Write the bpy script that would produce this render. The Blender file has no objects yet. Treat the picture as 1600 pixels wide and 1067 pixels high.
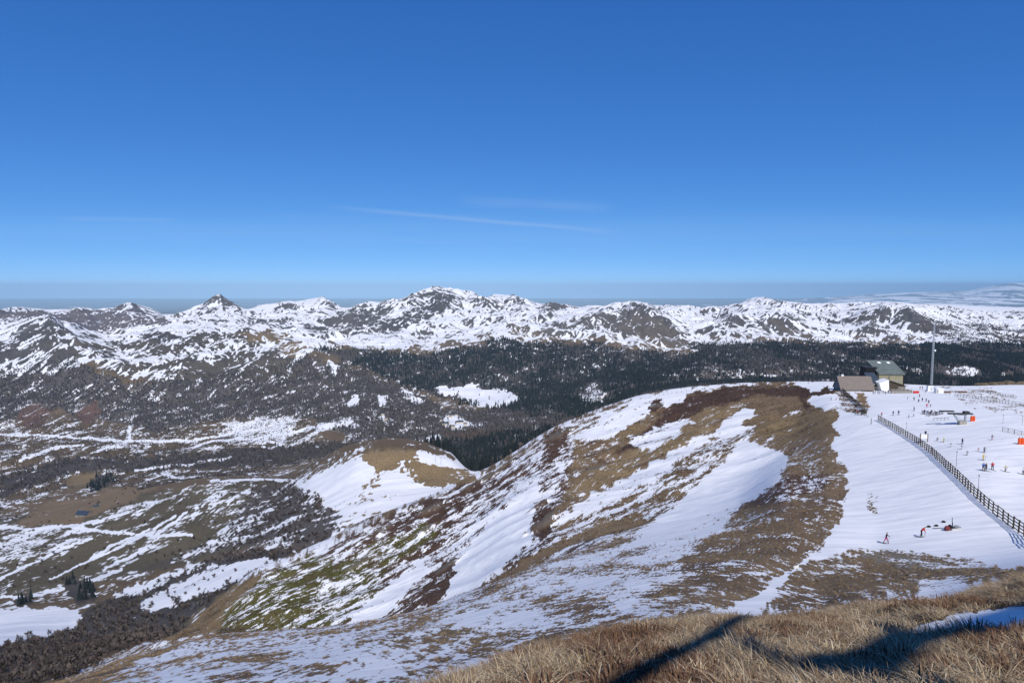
import bpy, bmesh, math, random
import numpy as np
from mathutils import Vector, Matrix

R = math.radians
random.seed(7); np.random.seed(7)
scene = bpy.context.scene
C = scene.collection

# ------------------------------------------------------------------ camera, sky, sun, exposure
F = 1067.0; EYE = 445.0
PITCH = math.atan((533.5 - EYE) / F)
cam_d = bpy.data.cameras.new('camera'); cam = bpy.data.objects.new('camera', cam_d); C.objects.link(cam)
cam_d.sensor_width = 36; cam_d.lens = 36 * F / 1600
cam_d.clip_start = 0.1; cam_d.clip_end = 300000
cam.location = (0, 0, 0); cam.rotation_euler = (R(90) - PITCH, 0, 0)
scene.camera = cam

SUN_EL = R(45); SUN_AZ = R(168)          # azimuth clockwise from the view direction (+Y)
sun_dir = Vector((math.sin(SUN_AZ) * math.cos(SUN_EL), math.cos(SUN_AZ) * math.cos(SUN_EL), math.sin(SUN_EL)))
world = bpy.data.worlds.new('World'); scene.world = world; world.use_nodes = True
wn = world.node_tree.nodes; wl = world.node_tree.links; wn.clear()
wout = wn.new('ShaderNodeOutputWorld'); bg = wn.new('ShaderNodeBackground'); sky = wn.new('ShaderNodeTexSky')
sky.sky_type = 'NISHITA'; sky.sun_disc = False; sky.sun_elevation = SUN_EL; sky.sun_rotation = SUN_AZ
sky.altitude = 1850; sky.air_density = 0.5; sky.dust_density = 0.0; sky.ozone_density = 3.0
bg.inputs['Strength'].default_value = 0.085
# thin cirrus: three long drawn-out streaks low in the sky ahead, frayed by noise
tc = wn.new('ShaderNodeTexCoord'); sx = wn.new('ShaderNodeSeparateXYZ'); wl.new(tc.outputs['Generated'], sx.inputs[0])
def wm(op, a, b=None, c=None):
    n_ = wn.new('ShaderNodeMath'); n_.operation = op
    for i, v in enumerate((a, b, c)):
        if v is None: continue
        if isinstance(v, (int, float)): n_.inputs[i].default_value = v
        else: wl.new(v, n_.inputs[i])
    return n_.outputs[0]
fwd = wm('MAXIMUM', sx.outputs['Y'], .05); U_ = wm('DIVIDE', sx.outputs['X'], fwd); V_ = wm('DIVIDE', sx.outputs['Z'], fwd)
mp = wn.new('ShaderNodeMapping'); mp.inputs['Scale'].default_value = (5, 5, 70)
nz = wn.new('ShaderNodeTexNoise'); nz.inputs['Scale'].default_value = 1.0; nz.inputs['Detail'].default_value = 6; nz.inputs['Roughness'].default_value = .6
wl.new(tc.outputs['Generated'], mp.inputs['Vector']); wl.new(mp.outputs[0], nz.inputs['Vector'])
tot = None
for u0, u1, v0, k, wd, am in ((-.27, .16, .1125, -.086, .0028, .55), (-.08, .15, .122, -.05, .006, .35), (-.66, -.48, .0955, -.012, .0025, .35), (-.9, .9, .078, 0, .022, .22)):
    dv = wm('SUBTRACT', V_, wm('MULTIPLY_ADD', wm('SUBTRACT', U_, u0), k, v0)); dv = wm('ADD', dv, wm('MULTIPLY', wm('SUBTRACT', nz.outputs['Fac'], .5), wd * 2.5))
    g_ = wm('POWER', 2.718, wm('MULTIPLY', wm('MULTIPLY', dv, dv), -1 / (wd * wd)))
    mid_, hw_ = (u0 + u1) / 2, (u1 - u0) / 2
    e_ = wm('MAXIMUM', wm('SUBTRACT', 1.0, wm('POWER', wm('ABSOLUTE', wm('DIVIDE', wm('SUBTRACT', U_, mid_), hw_)), 4.0)), 0.0)
    t_ = wm('MULTIPLY', wm('MULTIPLY', g_, e_), am); tot = t_ if tot is None else wm('ADD', tot, t_)
m2o = wm('MULTIPLY', wm('MULTIPLY', tot, wm('MULTIPLY', nz.outputs['Fac'], .45)), wm('GREATER_THAN', sx.outputs['Y'], .06))
mix = wn.new('ShaderNodeMix'); mix.data_type = 'RGBA'
# the clear winter air is a deeper blue than the model's: one even grade over the whole sky, channel by channel
sep = wn.new('ShaderNodeSeparateColor'); com = wn.new('ShaderNodeCombineColor'); wl.new(sky.outputs[0], sep.inputs[0])
for ch, (lin, tgt, ex) in enumerate(((.053, .031, .97), (.100, .150, .68), (.216, .50, .48))):
    q1 = wn.new('ShaderNodeMath'); q1.operation = 'MULTIPLY'; q1.inputs[1].default_value = .085
    q2 = wn.new('ShaderNodeMath'); q2.operation = 'POWER'; q2.inputs[1].default_value = ex
    q3 = wn.new('ShaderNodeMath'); q3.operation = 'MULTIPLY'; q3.inputs[1].default_value = tgt / lin ** ex / .085
    wl.new(sep.outputs[ch], q1.inputs[0]); wl.new(q1.outputs[0], q2.inputs[0]); wl.new(q2.outputs[0], q3.inputs[0]); wl.new(q3.outputs[0], com.inputs[ch])
wl.new(m2o, mix.inputs['Factor']); wl.new(com.outputs[0], mix.inputs[6]); mix.inputs[7].default_value = (7.5, 8.6, 10.0, 1)
wl.new(mix.outputs[2], bg.inputs['Color']); wl.new(bg.outputs[0], wout.inputs['Surface'])

sl = bpy.data.lights.new('sun', 'SUN'); so = bpy.data.objects.new('sun', sl); C.objects.link(so)
sl.energy = 4.1; sl.angle = R(0.53); sl.color = (1.0, 0.955, 0.89)
so.rotation_euler = sun_dir.to_track_quat('Z', 'Y').to_euler()
scene.view_settings.view_transform = 'Standard'; scene.view_settings.look = 'None'
scene.view_settings.gamma = 1; scene.view_settings.exposure = 0.0
scene.render.engine = 'CYCLES'
scene.cycles.max_bounces = 5; scene.cycles.diffuse_bounces = 2; scene.cycles.glossy_bounces = 1
scene.cycles.transmission_bounces = 1; scene.cycles.volume_bounces = 0; scene.cycles.transparent_max_bounces = 4
scene.cycles.use_denoising = True

# ------------------------------------------------------------------ helpers: projection, noise
CP, SP = math.cos(PITCH), math.sin(PITCH)
def at(px, py, Y):
    """the point of the place seen at (px, py) of the photograph, Y metres ahead of the camera"""
    cx = (px - 800.0) / F; cy = (533.5 - py) / F
    dy = CP + cy * SP; dz = -SP + cy * CP
    return np.array((cx / dy * Y, Y, dz / dy * Y))
def project(X, Y, Z):
    f = Y * CP - Z * SP; u = Y * SP + Z * CP
    f = np.maximum(f, 1e-3)
    return 800 + F * X / f, 533.5 - F * u / f

_rng = np.random.RandomState(3)
_GA = _rng.rand(4096) * 2 * math.pi; _GX = np.cos(_GA).astype(np.float32); _GY = np.sin(_GA).astype(np.float32)
_PT = _rng.permutation(4096).astype(np.int32); _PT = np.concatenate([_PT, _PT])
def perlin(x, y, seed=0):
    x = np.asarray(x); y = np.asarray(y)
    xi = np.floor(x); yi = np.floor(y); fx = (x - xi).astype(np.float32); fy = (y - yi).astype(np.float32)
    xi = xi.astype(np.int32) & 4095; yi = yi.astype(np.int32) & 4095
    u = fx * fx * fx * (fx * (fx * 6 - 15) + 10); v = fy * fy * fy * (fy * (fy * 6 - 15) + 10)
    sd = (seed * 7919) & 4095
    p0 = _PT[(xi + sd) & 4095]; p1 = _PT[(xi + 1 + sd) & 4095]
    def g(p, ox, oy):
        h = _PT[p + ((yi + oy) & 4095)]
        return _GX[h] * (fx - ox) + _GY[h] * (fy - oy)
    a = g(p0, 0, 0); a = a + (g(p1, 1, 0) - a) * u; b = g(p0, 0, 1); b = b + (g(p1, 1, 1) - b) * u
    return (a + (b - a) * v) * 1.5
def fbm(x, y, octv=4, seed=0, gain=0.5):
    s = 0; a = 1; n = 0
    for i in range(octv):
        s = s + a * perlin(x, y, seed + i * 17); n += a; a *= gain; x = x * 2.03 + 13.1; y = y * 2.03 - 7.7
    return s / n
def ridged(x, y, octv=4, seed=0, gain=0.5):
    s = 0; a = 1; n = 0
    for i in range(octv):
        s = s + a * (1 - 2 * np.abs(perlin(x, y, seed + i * 31))); n += a; a *= gain; x = x * 2.07 + 5.3; y = y * 2.07 + 9.1
    return s / n
def sstep(a, b, x):
    t = np.clip((x - a) / (b - a), 0, 1); return t * t * (3 - 2 * t)

# ------------------------------------------------------------------ the land: lofted over guide lines (px, py, metres ahead)
Y0 = 6.0
edge = [(-250,1300,7.5),(300,1210,8.5),(600,1120,10),(680,1084,11),(760,1060,12),(850,1032,14),(960,999,16),(1037,979,17),(1130,966,18),(1190,968,18),(1280,961,17),(1337,947,16),(1450,940,14),(1555,919,12.5),(1600,907,12),(1850,858,10)]
edge = [(x, y + 12, Y) for x, y, Y in edge]
crest = [(-250,1080,400),(0,1020,400),(110,1015,390),(200,1005,350),(265,1000,285),(330,948,285),(400,900,280),(480,870,290),(544,838,300),(600,812,312),(690,775,330),(760,740,350),(870,672,390),(940,642,415),(1000,622,430),(1080,608,440),(1200,600,440),(1300,597,430),(1400,600,430),(1500,603,430),(1560,601,430),(1600,600,430),(1850,598,430)]
skyl = [(-250,484,6800),(-100,488,6800),(0,487,6800),(60,485,6800),(110,487,6800),(165,486,6900),(200,480,7000),(235,484,7000),(262,494,7000),(290,487,7000),(320,475,7000),(334,466,7000),(342,463,7000),(352,470,7000),(370,480,7000),(386,486,7100),(410,478,7600),(440,476,7800),(500,470,7800),(530,482,7600),(545,484,7400),(575,478,7400),(620,475,7400),(645,470,7300),(662,460,7300),(680,456,7300),(705,456,7300),(735,461,7400),(755,469,7500),(772,462,7600),(790,464,7700),(830,477,7800),(870,482,8000),(900,484,8000),(940,484,8200),(1000,486,8400),(1060,485,8400),(1110,486,8400),(1150,480,8200),(1180,470,8000),(1215,475,8000),(1260,476,8200),(1310,477,8400),(1350,475,8400),(1400,481,8300),(1450,481,8200),(1500,487,8200),(1600,490,8200),(1850,488,8200)]
G = [
 ('z', -4.0, -1.75, 6, .02),
 ('z', 1.0, -1.80, 14, .03),
 ([(-250,1300,5),(300,1230,5),(680,1130,5),(900,1090,5),(1600,1078,5),(1850,1074,5)], 70, .06),
 (edge, 12, .10),
 ([(x, y + 16, Y * 1.7) for x, y, Y in edge], 12, .2),
 ([(-250,1150,40),(0,1100,45),(300,1085,45),(600,1072,48),(680,1055,50),(760,1037,50),(850,1012,50),(960,980,52),(1037,962,52),(1130,950,54),(1190,950,55),(1280,944,56),(1337,929,57),(1450,920,58),(1555,898,58),(1600,885,60),(1850,835,60)], 70, .35),
 ([(-250,1130,75),(0,1090,80),(200,1050,85),(330,1025,88),(544,1005,90),(700,975,90),(837,945,88),(1000,905,85),(1150,880,84),(1300,864,90),(1383,850,99),(1600,838,100),(1850,830,98)], 70, .35),
 ([(-250,1130,120),(0,1085,125),(110,1062,128),(200,1030,130),(330,995,132),(450,985,138),(544,976,142),(662,950,146),(732,926,150),(794,902,152),(837,886,155),(1000,840,168),(1150,790,185),(1240,745,180),(1300,745,165),(1383,740,160),(1540,735,150),(1600,738,150),(1850,740,145)], 26, .4),
 ([(-250,1150,190),(0,1100,205),(110,1080,210),(200,1050,212),(330,1010,215),(450,998,210),(544,988,205),(662,958,190),(732,930,180),(794,904,172),(837,884,170),(1000,830,187),(1150,770,215),(1240,715,222),(1300,700,210),(1400,690,202),(1600,680,190),(1850,680,188)], 26, .9),
 ([(-250,1120,260),(0,1075,270),(110,1056,260),(200,1026,245),(265,1003,235),(330,992,232),(450,984,228),(544,972,225),(662,946,215),(732,920,210),(794,890,205),(837,868,205),(1000,800,225),(1150,735,255),(1240,690,265),(1300,658,262),(1400,645,255),(1600,640,250),(1850,640,245)], 64, 1.7),
 ([(-250,1090,320),(0,1045,330),(110,1035,320),(200,1012,300),(265,1001,262),(330,962,262),(400,930,258),(544,905,262),(662,865,270),(732,835,275),(794,795,280),(837,770,285),(1000,700,330),(1150,655,340),(1240,640,335),(1300,620,340),(1400,617,345),(1500,615,345),(1600,620,330),(1850,620,320)], 60, 1.7),
 (crest, 8, .8),
 ([(-250,1060,480),(0,1000,470),(110,1000,460),(200,992,440),(265,1004,370)] + [(x, y + 12, Y * 1.25) for x, y, Y in crest if x >= 330], 8, 3),
 ([(-250,1040,560),(0,975,560),(110,970,560),(200,960,550),(265,980,480),(330,935,520),(400,893,560),(480,865,600),(544,832,640),(600,806,680),(690,770,740),(760,736,880),(870,668,1800),(940,638,2300),(1000,618,2600),(1080,604,2900),(1200,596,2950),(1300,592,3000),(1600,595,3000),(1850,595,3000)], 44, 3),
 ([(-250,960,800),(0,900,800),(150,880,820),(300,850,820),(400,825,790),(480,798,780),(544,775,780),(600,760,790),(690,748,820),(740,742,850),(770,731,930),(870,665,1950),(940,636,2400),(1000,616,2680),(1080,603,2950),(1200,595,3000),(1300,590,3050),(1600,594,3050),(1850,594,3050)], 48, 4),
 ([(-250,830,1150),(0,818,1150),(130,800,1150),(250,768,1180),(380,750,1150),(440,752,1100),(500,728,1000),(560,708,920),(610,703,900),(660,708,890),(700,720,900),(740,738,900),(770,729,960),(870,663,2050),(940,634,2500),(1000,614,2760),(1080,602,3000),(1200,594,3050),(1300,588,3100),(1600,592,3100),(1850,592,3100)], 16, 3),
 ([(-250,810,1500),(0,800,1500),(130,782,1500),(250,756,1600),(380,742,1600),(440,740,1500),(500,724,1400),(560,709,1400),(610,705,1450),(660,708,1400),(700,719,1350),(740,733,1300),(770,724,1300),(870,660,2150),(940,630,2600),(1000,610,2850),(1080,600,3050),(1200,592,3100),(1300,586,3150),(1600,590,3150),(1850,590,3150)], 34, 5),
 ([(-250,740,2000),(0,740,2000),(200,735,2000),(400,715,2100),(600,690,2100),(700,690,2000),(770,695,1800),(870,655,2300),(1000,606,2950),(1100,597,3120),(1300,583,3200),(1600,586,3200),(1850,586,3200)], 44, 6),
 ([(-250,680,2700),(0,680,2700),(200,680,2700),(400,675,2600),(600,660,2500),(710,660,2500),(800,650,2500),(870,640,2600),(1000,598,3100),(1300,576,3300),(1600,576,3300),(1850,576,3300)], 32, 8),
 ([(-250,640,3100),(0,640,3100),(200,640,3100),(400,640,3050),(600,630,3000),(750,632,3000),(900,612,3200),(1000,590,3350),(1300,565,3600),(1600,565,3600),(1850,565,3600)], 54, 16),
 ([(-250,575,3700),(0,575,3700),(100,562,3700),(200,578,3600),(400,575,3700),(480,550,4000),(560,545,4300),(650,552,4500),(700,545,4600),(800,530,4700),(900,530,4700),(1000,545,4500),(1080,550,4400),(1150,540,4600),(1300,535,4800),(1420,540,4600),(1500,535,4800),(1600,545,4600),(1850,545,4600)], 54, 40),
 ([(-250,520,4500),(0,530,4400),(40,515,4600),(75,508,4600),(105,526,4500),(180,536,4600),(260,522,4700),(330,520,4800),(400,518,4900),(450,528,4800),(500,530,4900),(560,520,5200),(650,505,5600),(790,503,5700),(870,500,5600),(930,490,5700),(970,483,5700),(1010,486,5600),(1035,508,5300),(1080,520,5200),(1150,500,5600),(1200,497,5600),(1240,503,5500),(1300,512,5400),(1350,495,5800),(1400,484,6000),(1440,487,6000),(1480,497,6000),(1600,512,6000),(1850,512,6000)], 44, 38),
 ([(-250,505,5400),(0,512,5400),(60,505,5400),(150,524,5300),(260,512,5500),(400,508,5700),(500,510,5700),(600,495,6100),(690,478,6500),(790,486,6500),(870,492,6500),(970,488,6500),(1010,490,6500),(1100,492,6500),(1180,486,6700),(1300,488,6800),(1400,486,6900),(1480,492,6900),(1600,500,6900),(1850,500,6900)], 48, 62),
 (skyl, 6, 13),
 ([(x, y + 22, Y * 1.25) for x, y, Y in skyl], 8, 10),
 ([(-250,494,13000),(300,496,13000),(830,490,13000),(880,484,13000),(925,482,13000),(932,479,13000),(950,479,13000),(965,483,13000),(1000,485,13000),(1100,483,13000),(1200,479,13000),(1300,476,13000),(1350,475,13000),(1450,476,13000),(1600,482,13000),(1850,482,13000)], 10, 10),
 ([(-250,490,20000),(1200,489,20000),(1600,486,20000),(1850,486,20000)], 10, 20),
 ([(-250,480,52000),(1200,479,52000),(1600,474,52000),(1850,474,52000)], 24, 30),
 ([(-250,471,75000),(1200,470,75000),(1270,468,75000),(1330,463,75000),(1370,460,75000),(1420,457,75000),(1470,455,75000),(1510,454,75000),(1540,449,75000),(1565,445,75000),(1588,442,75000),(1605,443,75000),(1640,446,75000),(1700,441,75000),(1850,455,75000)], 6, 45),
 ([(-250,466,130000),(1850,466,130000)], 0, 0),
]
NC = 1120
PXL, PXR = -220.0, 1820.0
tcol = np.linspace((PXL - 800) / F, (PXR - 800) / F, NC)
def pchip_slopes(x, y):
    h = np.diff(x, axis=0); d = np.diff(y, axis=0) / h
    m = np.zeros_like(y)
    w1 = 2 * h[1:] + h[:-1]; w2 = h[1:] + 2 * h[:-1]
    ok = d[:-1] * d[1:] > 0
    with np.errstate(divide='ignore', invalid='ignore'):
        hm = (w1 + w2) / (w1 / d[:-1] + w2 / d[1:])
    m[1:-1] = np.where(ok, hm, 0); m[0] = d[0]; m[-1] = d[-1]
    return m
def interp1(xp, yp, x):
    xp = np.array(xp)[:, None]; yp = np.array(yp)[:, None]
    m = pchip_slopes(xp, yp)[:, 0]; xp = xp[:, 0]; yp = yp[:, 0]
    i = np.clip(np.searchsorted(xp, x) - 1, 0, len(xp) - 2)
    h = xp[i + 1] - xp[i]; s = np.clip((x - xp[i]) / h, -0.2, 1.2)
    return ((2*s**3-3*s**2+1)*yp[i] + (s**3-2*s**2+s)*h*m[i] + (-2*s**3+3*s**2)*yp[i+1] + (s**3-s**2)*h*m[i+1])
gY, gZ, rows, amps = [], [], [], []
for g in G:
    if g[0] == 'z':
        gY.append(np.full(NC, g[1])); gZ.append(np.full(NC, g[2])); rows.append(g[3]); amps.append(g[4]); continue
    P = np.array([at(*p) for p in g[0]])
    t = P[:, 0] / (P[:, 1] + Y0)
    lY = np.exp(interp1(t, np.log(P[:, 1]), tcol)); dz = interp1(t, P[:, 2] / P[:, 1], tcol)
    gY.append(lY); gZ.append(dz * lY); rows.append(g[1]); amps.append(g[2])
gY = np.array(gY); gZ = np.array(gZ)
for k in range(3, len(gY)):
    gY[k] = np.maximum(gY[k], gY[k - 1] * 1.015)
ms = pchip_slopes(gY, gZ)
YY, ZZ, KK = [], [], []
for k in range(len(gY) - 1):
    n = rows[k]
    for j in range(n):
        s = j / n
        if k < 2: Y = gY[k] + (gY[k + 1] - gY[k]) * s
        else: Y = gY[k] * (gY[k + 1] / gY[k]) ** s
        h = gY[k + 1] - gY[k]; q = (Y - gY[k]) / h
        Z = (2*q**3-3*q**2+1)*gZ[k] + (q**3-2*q**2+q)*h*ms[k] + (-2*q**3+3*q**2)*gZ[k+1] + (q**3-q**2)*h*ms[k+1]
        YY.append(Y); ZZ.append(Z); KK.append(np.full(NC, k + q))
YY.append(gY[-1]); ZZ.append(gZ[-1]); KK.append(np.full(NC, len(gY) - 1.0))
YY = np.array(YY); ZZ = np.array(ZZ); KK = np.array(KK); XX = tcol[None, :] * (YY + Y0)
NR = len(YY)
ZS = ZZ.copy()                                     # smooth land, for fall lines
lY = np.log(np.maximum(YY, 1.0))
# fall direction of the smooth land
du_x = np.gradient(XX, axis=1); dv_x = np.gradient(XX, axis=0); dv_y = np.gradient(YY, axis=0); du_y = np.gradient(YY, axis=1)
dzu = np.gradient(ZS, axis=1); dzv = np.gradient(ZS, axis=0)
det = du_x * dv_y - dv_x * du_y; det = np.where(np.abs(det) < 1e-9, 1e-9, det)
zx = (dzu * dv_y - dzv * du_y) / det; zy = (du_x * dzv - dv_x * dzu) / det
def smooth(a, n=3):
    for _ in range(n):
        a = (np.roll(a, 1, 0) + np.roll(a, -1, 0) + a + np.roll(a, 1, 1) + np.roll(a, -1, 1)) / 5
    return a
FA = np.arctan2(smooth(zy, 6), smooth(zx, 6))      # angle of the steepest line
def krows(a, b):
    k = KK[:, 0]; r = np.nonzero((k >= a) & (k <= b))[0]; return slice(r[0], r[-1] + 1)
def full(sl, arr):
    o = np.zeros(YY.shape, np.float32); o[sl] = arr; return o
def oriented(ang, wl_along, wl_across, seed, octv=2, fn=fbm, ndir=8, sl=slice(None), gain=.5):
    """noise stretched along a direction that varies over the land"""
    num = 0; den = 0; ang = ang[sl]; X_ = XX[sl]; Y_ = YY[sl]
    for i in range(ndir):
        a = math.pi * i / ndir
        d = np.abs(((ang - a + math.pi / 2) % math.pi) - math.pi / 2)
        w = np.clip(1 - d / (math.pi / ndir * 1.25), 0, 1) ** 1.5
        c, s = math.cos(a), math.sin(a)
        num = num + w * fn((X_ * c + Y_ * s) / wl_along, (-X_ * s + Y_ * c) / wl_across, octv, seed + i * 101, gain); den = den + w * w
    return num / np.sqrt(np.maximum(den, 1e-6))
# relief
AMP = np.interp(KK, np.arange(len(amps)), amps)
wz = [sstep(300, 520, YY), sstep(1500, 2800, YY), sstep(9000, 16000, YY)]
KN, KV, KM, KF = krows(0, 13), krows(11.5, 20.6), krows(17, 25.2), krows(23.5, 99)
def L(sl): return XX[sl], YY[sl]
x_, y_ = L(KN); r_near = full(KN, fbm(x_ / 13, y_ / 13, 2, 11) * .16 + oriented(FA, 60, 22, 12, 1, ridged, 6, KN) * .8 + fbm(x_ / 30, y_ / 30, 2, 13) * .5)
x_, y_ = L(krows(11, 25)); r_val = full(krows(11, 25), fbm(x_ / 120, y_ / 120, 5, 21, .55))
x_, y_ = L(KM); wx = fbm(x_ / 900, y_ / 900, 2, 5) * 300; wy = fbm(x_ / 900 + 40, y_ / 900, 2, 6) * 300
big = ridged((x_ + wx) / 640, (y_ + wy) / 1000, 2, 31, .5)
r_mtn = full(KM, big * 1.1 + ridged((x_ + wx * .8) / 260, (y_ + wy * .8) / 700, 4, 33, .6) * .55)
x_, y_ = L(KF); r_far = full(KF, fbm(x_ / 2600, y_ / 2600, 4, 41))
REL = r_near * (1 - wz[0]) + (r_val * (1 - wz[1]) + (r_mtn * (1 - wz[2]) + r_far * wz[2]) * wz[1]) * wz[0]
calm = sstep(1255, 1330, 800 + F * XX / np.maximum(YY, 1)) * (KK > 4) * (KK < 12.5)      # the groomed snow lies smooth
AMP = AMP * (1 - .93 * calm)
ZZ = ZZ + AMP * REL
x_, y_ = L(krows(15.5, 21)); ZZ += full(krows(15.5, 21), ridged((x_ + 90 * fbm(x_ / 300, y_ / 300, 2, 24)) / 330, y_ / 620, 3, 23, .5) * 26 - 8) * sstep(16.2, 17.2, KK) * (1 - sstep(19.9, 20.8, KK))
zl = ZS + AMP * full(KM, big * 1.15) * wz[0]
dzu = np.gradient(zl, axis=1); dzv = np.gradient(zl, axis=0)
zx = (dzu * dv_y - dzv * du_y) / det; zy = (du_x * dzv - dv_x * dzu) / det
FM = np.arctan2(smooth(zy, 3), smooth(zx, 3))
# spurs running down from the peaks, with ribs on their flanks
SPUR = np.zeros(YY.shape); xs_, ys_ = L(KM); zadd = np.zeros(xs_.shape); spm = np.zeros(xs_.shape)
for pts_, h_, w_ in (([(690,459,7200),(655,488,6600),(605,525,5900)], 75, 150), ([(705,459,7200),(700,490,6500),(690,520,5800)], 40, 120), ([(740,464,7300),(752,495,6500),(775,525,5700)], 45, 130), ([(970,485,5690),(1012,505,5250),(1085,552,4450)], 60, 110),
                     ([(965,486,5680),(935,510,5250),(885,540,4800)], 45, 100), ([(1000,487,5600),(985,515,5150),(985,545,4600)], 35, 80), ([(1200,498,5600),(1222,510,5350),(1250,530,4950)], 40, 90), ([(1150,501,5600),(1130,520,5200),(1110,540,4700)], 35, 90),
                     ([(341,466,6990),(328,492,6400),(300,514,5700)], 45, 110), ([(344,466,6990),(372,494,6300),(400,512,5700)], 45, 110), ([(500,472,7780),(515,492,6700),(498,520,5800)], 50, 130), ([(575,480,7380),(560,503,6500),(548,530,5500)], 50, 130), ([(622,477,7380),(600,500,6600),(585,525,5700)], 45, 120),
                     ([(440,478,7780),(450,500,6500),(445,520,5700)], 40, 120), ([(110,488,6790),(135,505,6000),(140,524,5300)], 55, 130), ([(200,482,6990),(205,505,6100),(190,522,5400)], 55, 130), ([(40,487,6790),(15,505,5900),(-20,520,5300)], 50, 130), ([(165,487,6890),(168,508,6000),(160,524,5400)], 40, 100),
                     ([(1185,472,7990),(1205,482,7300),(1225,490,6700)], 40, 140), ([(1400,485,5990),(1428,505,5400),(1440,528,4950)], 45, 110), ([(1390,486,5980),(1365,508,5400),(1350,528,4950)], 40, 100), ([(870,484,7900),(862,498,6000),(850,525,5300)], 45, 130), ([(800,471,7700),(815,495,6200),(820,522,5300)], 50, 130), ([(75,509,4600),(95,535,4200),(130,565,3750)], 45, 80), ([(70,509,4600),(45,535,4200),(10,565,3750)], 45, 80)):
    Pn = [at(*q) for q in pts_]; wob = fbm(xs_ / 260, ys_ / 260, 2, 301) * 90; n_ = len(Pn) - 1; best = np.full(xs_.shape, 1e9); tt = np.zeros(xs_.shape)
    for i in range(n_):
        ax, ay = Pn[i][:2]; bx, by = Pn[i + 1][:2]; t_ = np.clip(((xs_ - ax) * (bx - ax) + (ys_ - ay) * (by - ay)) / ((bx - ax) ** 2 + (by - ay) ** 2), 0, 1)
        d_ = np.hypot(xs_ + wob - ax - t_ * (bx - ax), ys_ - ay - t_ * (by - ay)); m_ = d_ < best; best = np.where(m_, d_, best); tt = np.where(m_, (i + t_) / n_, tt)
    pr = np.sin(np.pi * np.clip(tt * .92 + .06, 0, 1)) ** .6; zadd = np.maximum(zadd, h_ * pr * np.exp(-best / w_)); spm = np.maximum(spm, pr * np.exp(-(best / (w_ * .55)) ** 2))
ZZ[KM] += zadd * sstep(3000, 4000, ys_); SPUR[KM] = spm
ZZ += full(KM, oriented(FM, 620, 105, 302, 2, ridged, 8, KM, .55) * 12) * sstep(19.8, 20.8, KK) * (1 - sstep(22.6, 23, KK))
CRAG = np.zeros(YY.shape)
for px_, py_, Y_, rx, ry, h_ in ((850, 822, 238, 9, 4, 5.5), (842, 795, 262, 7, 3, 4), (868, 690, 374, 11, 6, 5.5), (885, 672, 385, 6, 5, 3), (674, 800, 312, 9, 4, 6), (662, 835, 290, 8, 3, 3.5), (765, 748, 342, 9, 4, 4), (735, 765, 332, 7, 3, 3),
                                 (600, 830, 300, 8, 3, 3), (1027, 634, 402, 6, 5, 3.2), (700, 890, 246, 8, 3, 2.5), (930, 735, 300, 9, 4, 2.5), (560, 880, 272, 9, 3, 2.5), (790, 720, 352, 8, 3.5, 3.5)):
    p_ = at(px_, py_, Y_); dx = XX - p_[0]; dy = YY - p_[1]; sl_ = (np.hypot(dx, dy) < rx * 2.6)
    if not sl_.any(): continue
    dx = dx[sl_]; dy = dy[sl_]; c_, s_ = math.cos(R(44)), math.sin(R(44)); u_ = (dx * c_ + dy * s_) / rx; v_ = (-dx * s_ + dy * c_) / ry
    d_ = np.hypot(u_, v_) + fbm(dx / 3.2, dy / 3.2, 3, int(px_), .65) * .75
    m_ = sstep(1.0, .55, d_); ZZ[sl_] += .3 * h_ * m_ * (.65 + .45 * ridged(dx / 4.5 + px_, dy / 2.4, 4, 7, .65)); CRAG[sl_] = np.maximum(CRAG[sl_], m_)
foot = 1 - sstep(12, 40, YY)
ZZ = ZZ + foot * sstep(1.0, 3.0, YY) * (fbm(XX / 1.5, YY / 1.5, 3, 51) * 0.17 + fbm(XX / 4.2, YY / 4.2, 2, 52) * .30 * sstep(4, 9, YY))
PX, PY = project(XX, np.maximum(YY, 0.6), ZZ)
#SPLIT
# ------------------------------------------------------------------ what covers the land: snow, grass, heather, moss, rock, woods
jw = 1 - 0.55 * sstep(2500, 6000, YY)
JX = PX + jw * (fbm(PX / 26, PY / 14, 3, 61) * 14 + fbm(PX / 7, PY / 5, 2, 62) * 5)
JY = PY + jw * (fbm(PX / 26 + 50, PY / 14, 3, 63) * 8 + fbm(PX / 7, PY / 5 + 30, 2, 64) * 3)
def paint(poly, ymin=0, ymax=1e9, feather=4.0):
    """0..1 cover of the patch whose outline is given by photograph points, laid on the land between ymin and ymax metres"""
    p = np.array(poly, float)
    lo = p.min(0) - feather - 2; hi = p.max(0) + feather + 2
    sel = (JX > lo[0]) & (JX < hi[0]) & (JY > lo[1]) & (JY < hi[1]) & (YY >= ymin) & (YY <= ymax)
    out = np.zeros_like(YY)
    x = JX[sel]; y = JY[sel]
    if x.size == 0: return out
    inside = np.zeros(x.shape, bool); dist = np.full(x.shape, 1e9)
    for i in range(len(p)):
        ax, ay = p[i]; bx, by = p[(i + 1) % len(p)]
        c = ((ay > y) != (by > y)) & (x < (bx - ax) * (y - ay) / ((by - ay) if by != ay else 1e-9) + ax)
        inside ^= c
        L = (bx - ax) ** 2 + (by - ay) ** 2
        t = np.clip(((x - ax) * (bx - ax) + (y - ay) * (by - ay)) / max(L, 1e-9), 0, 1)
        dist = np.minimum(dist, (x - ax - t * (bx - ax)) ** 2 + (y - ay - t * (by - ay)) ** 2)
    d = np.sqrt(dist) * np.where(inside, 1, -1)
    out[sel] = sstep(-feather, feather, d)
    return out
TAN = np.array((.32, .225, .115)); BROWN = np.array((.20, .138, .078)); HEATH = np.array((.075, .044, .031))
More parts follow.
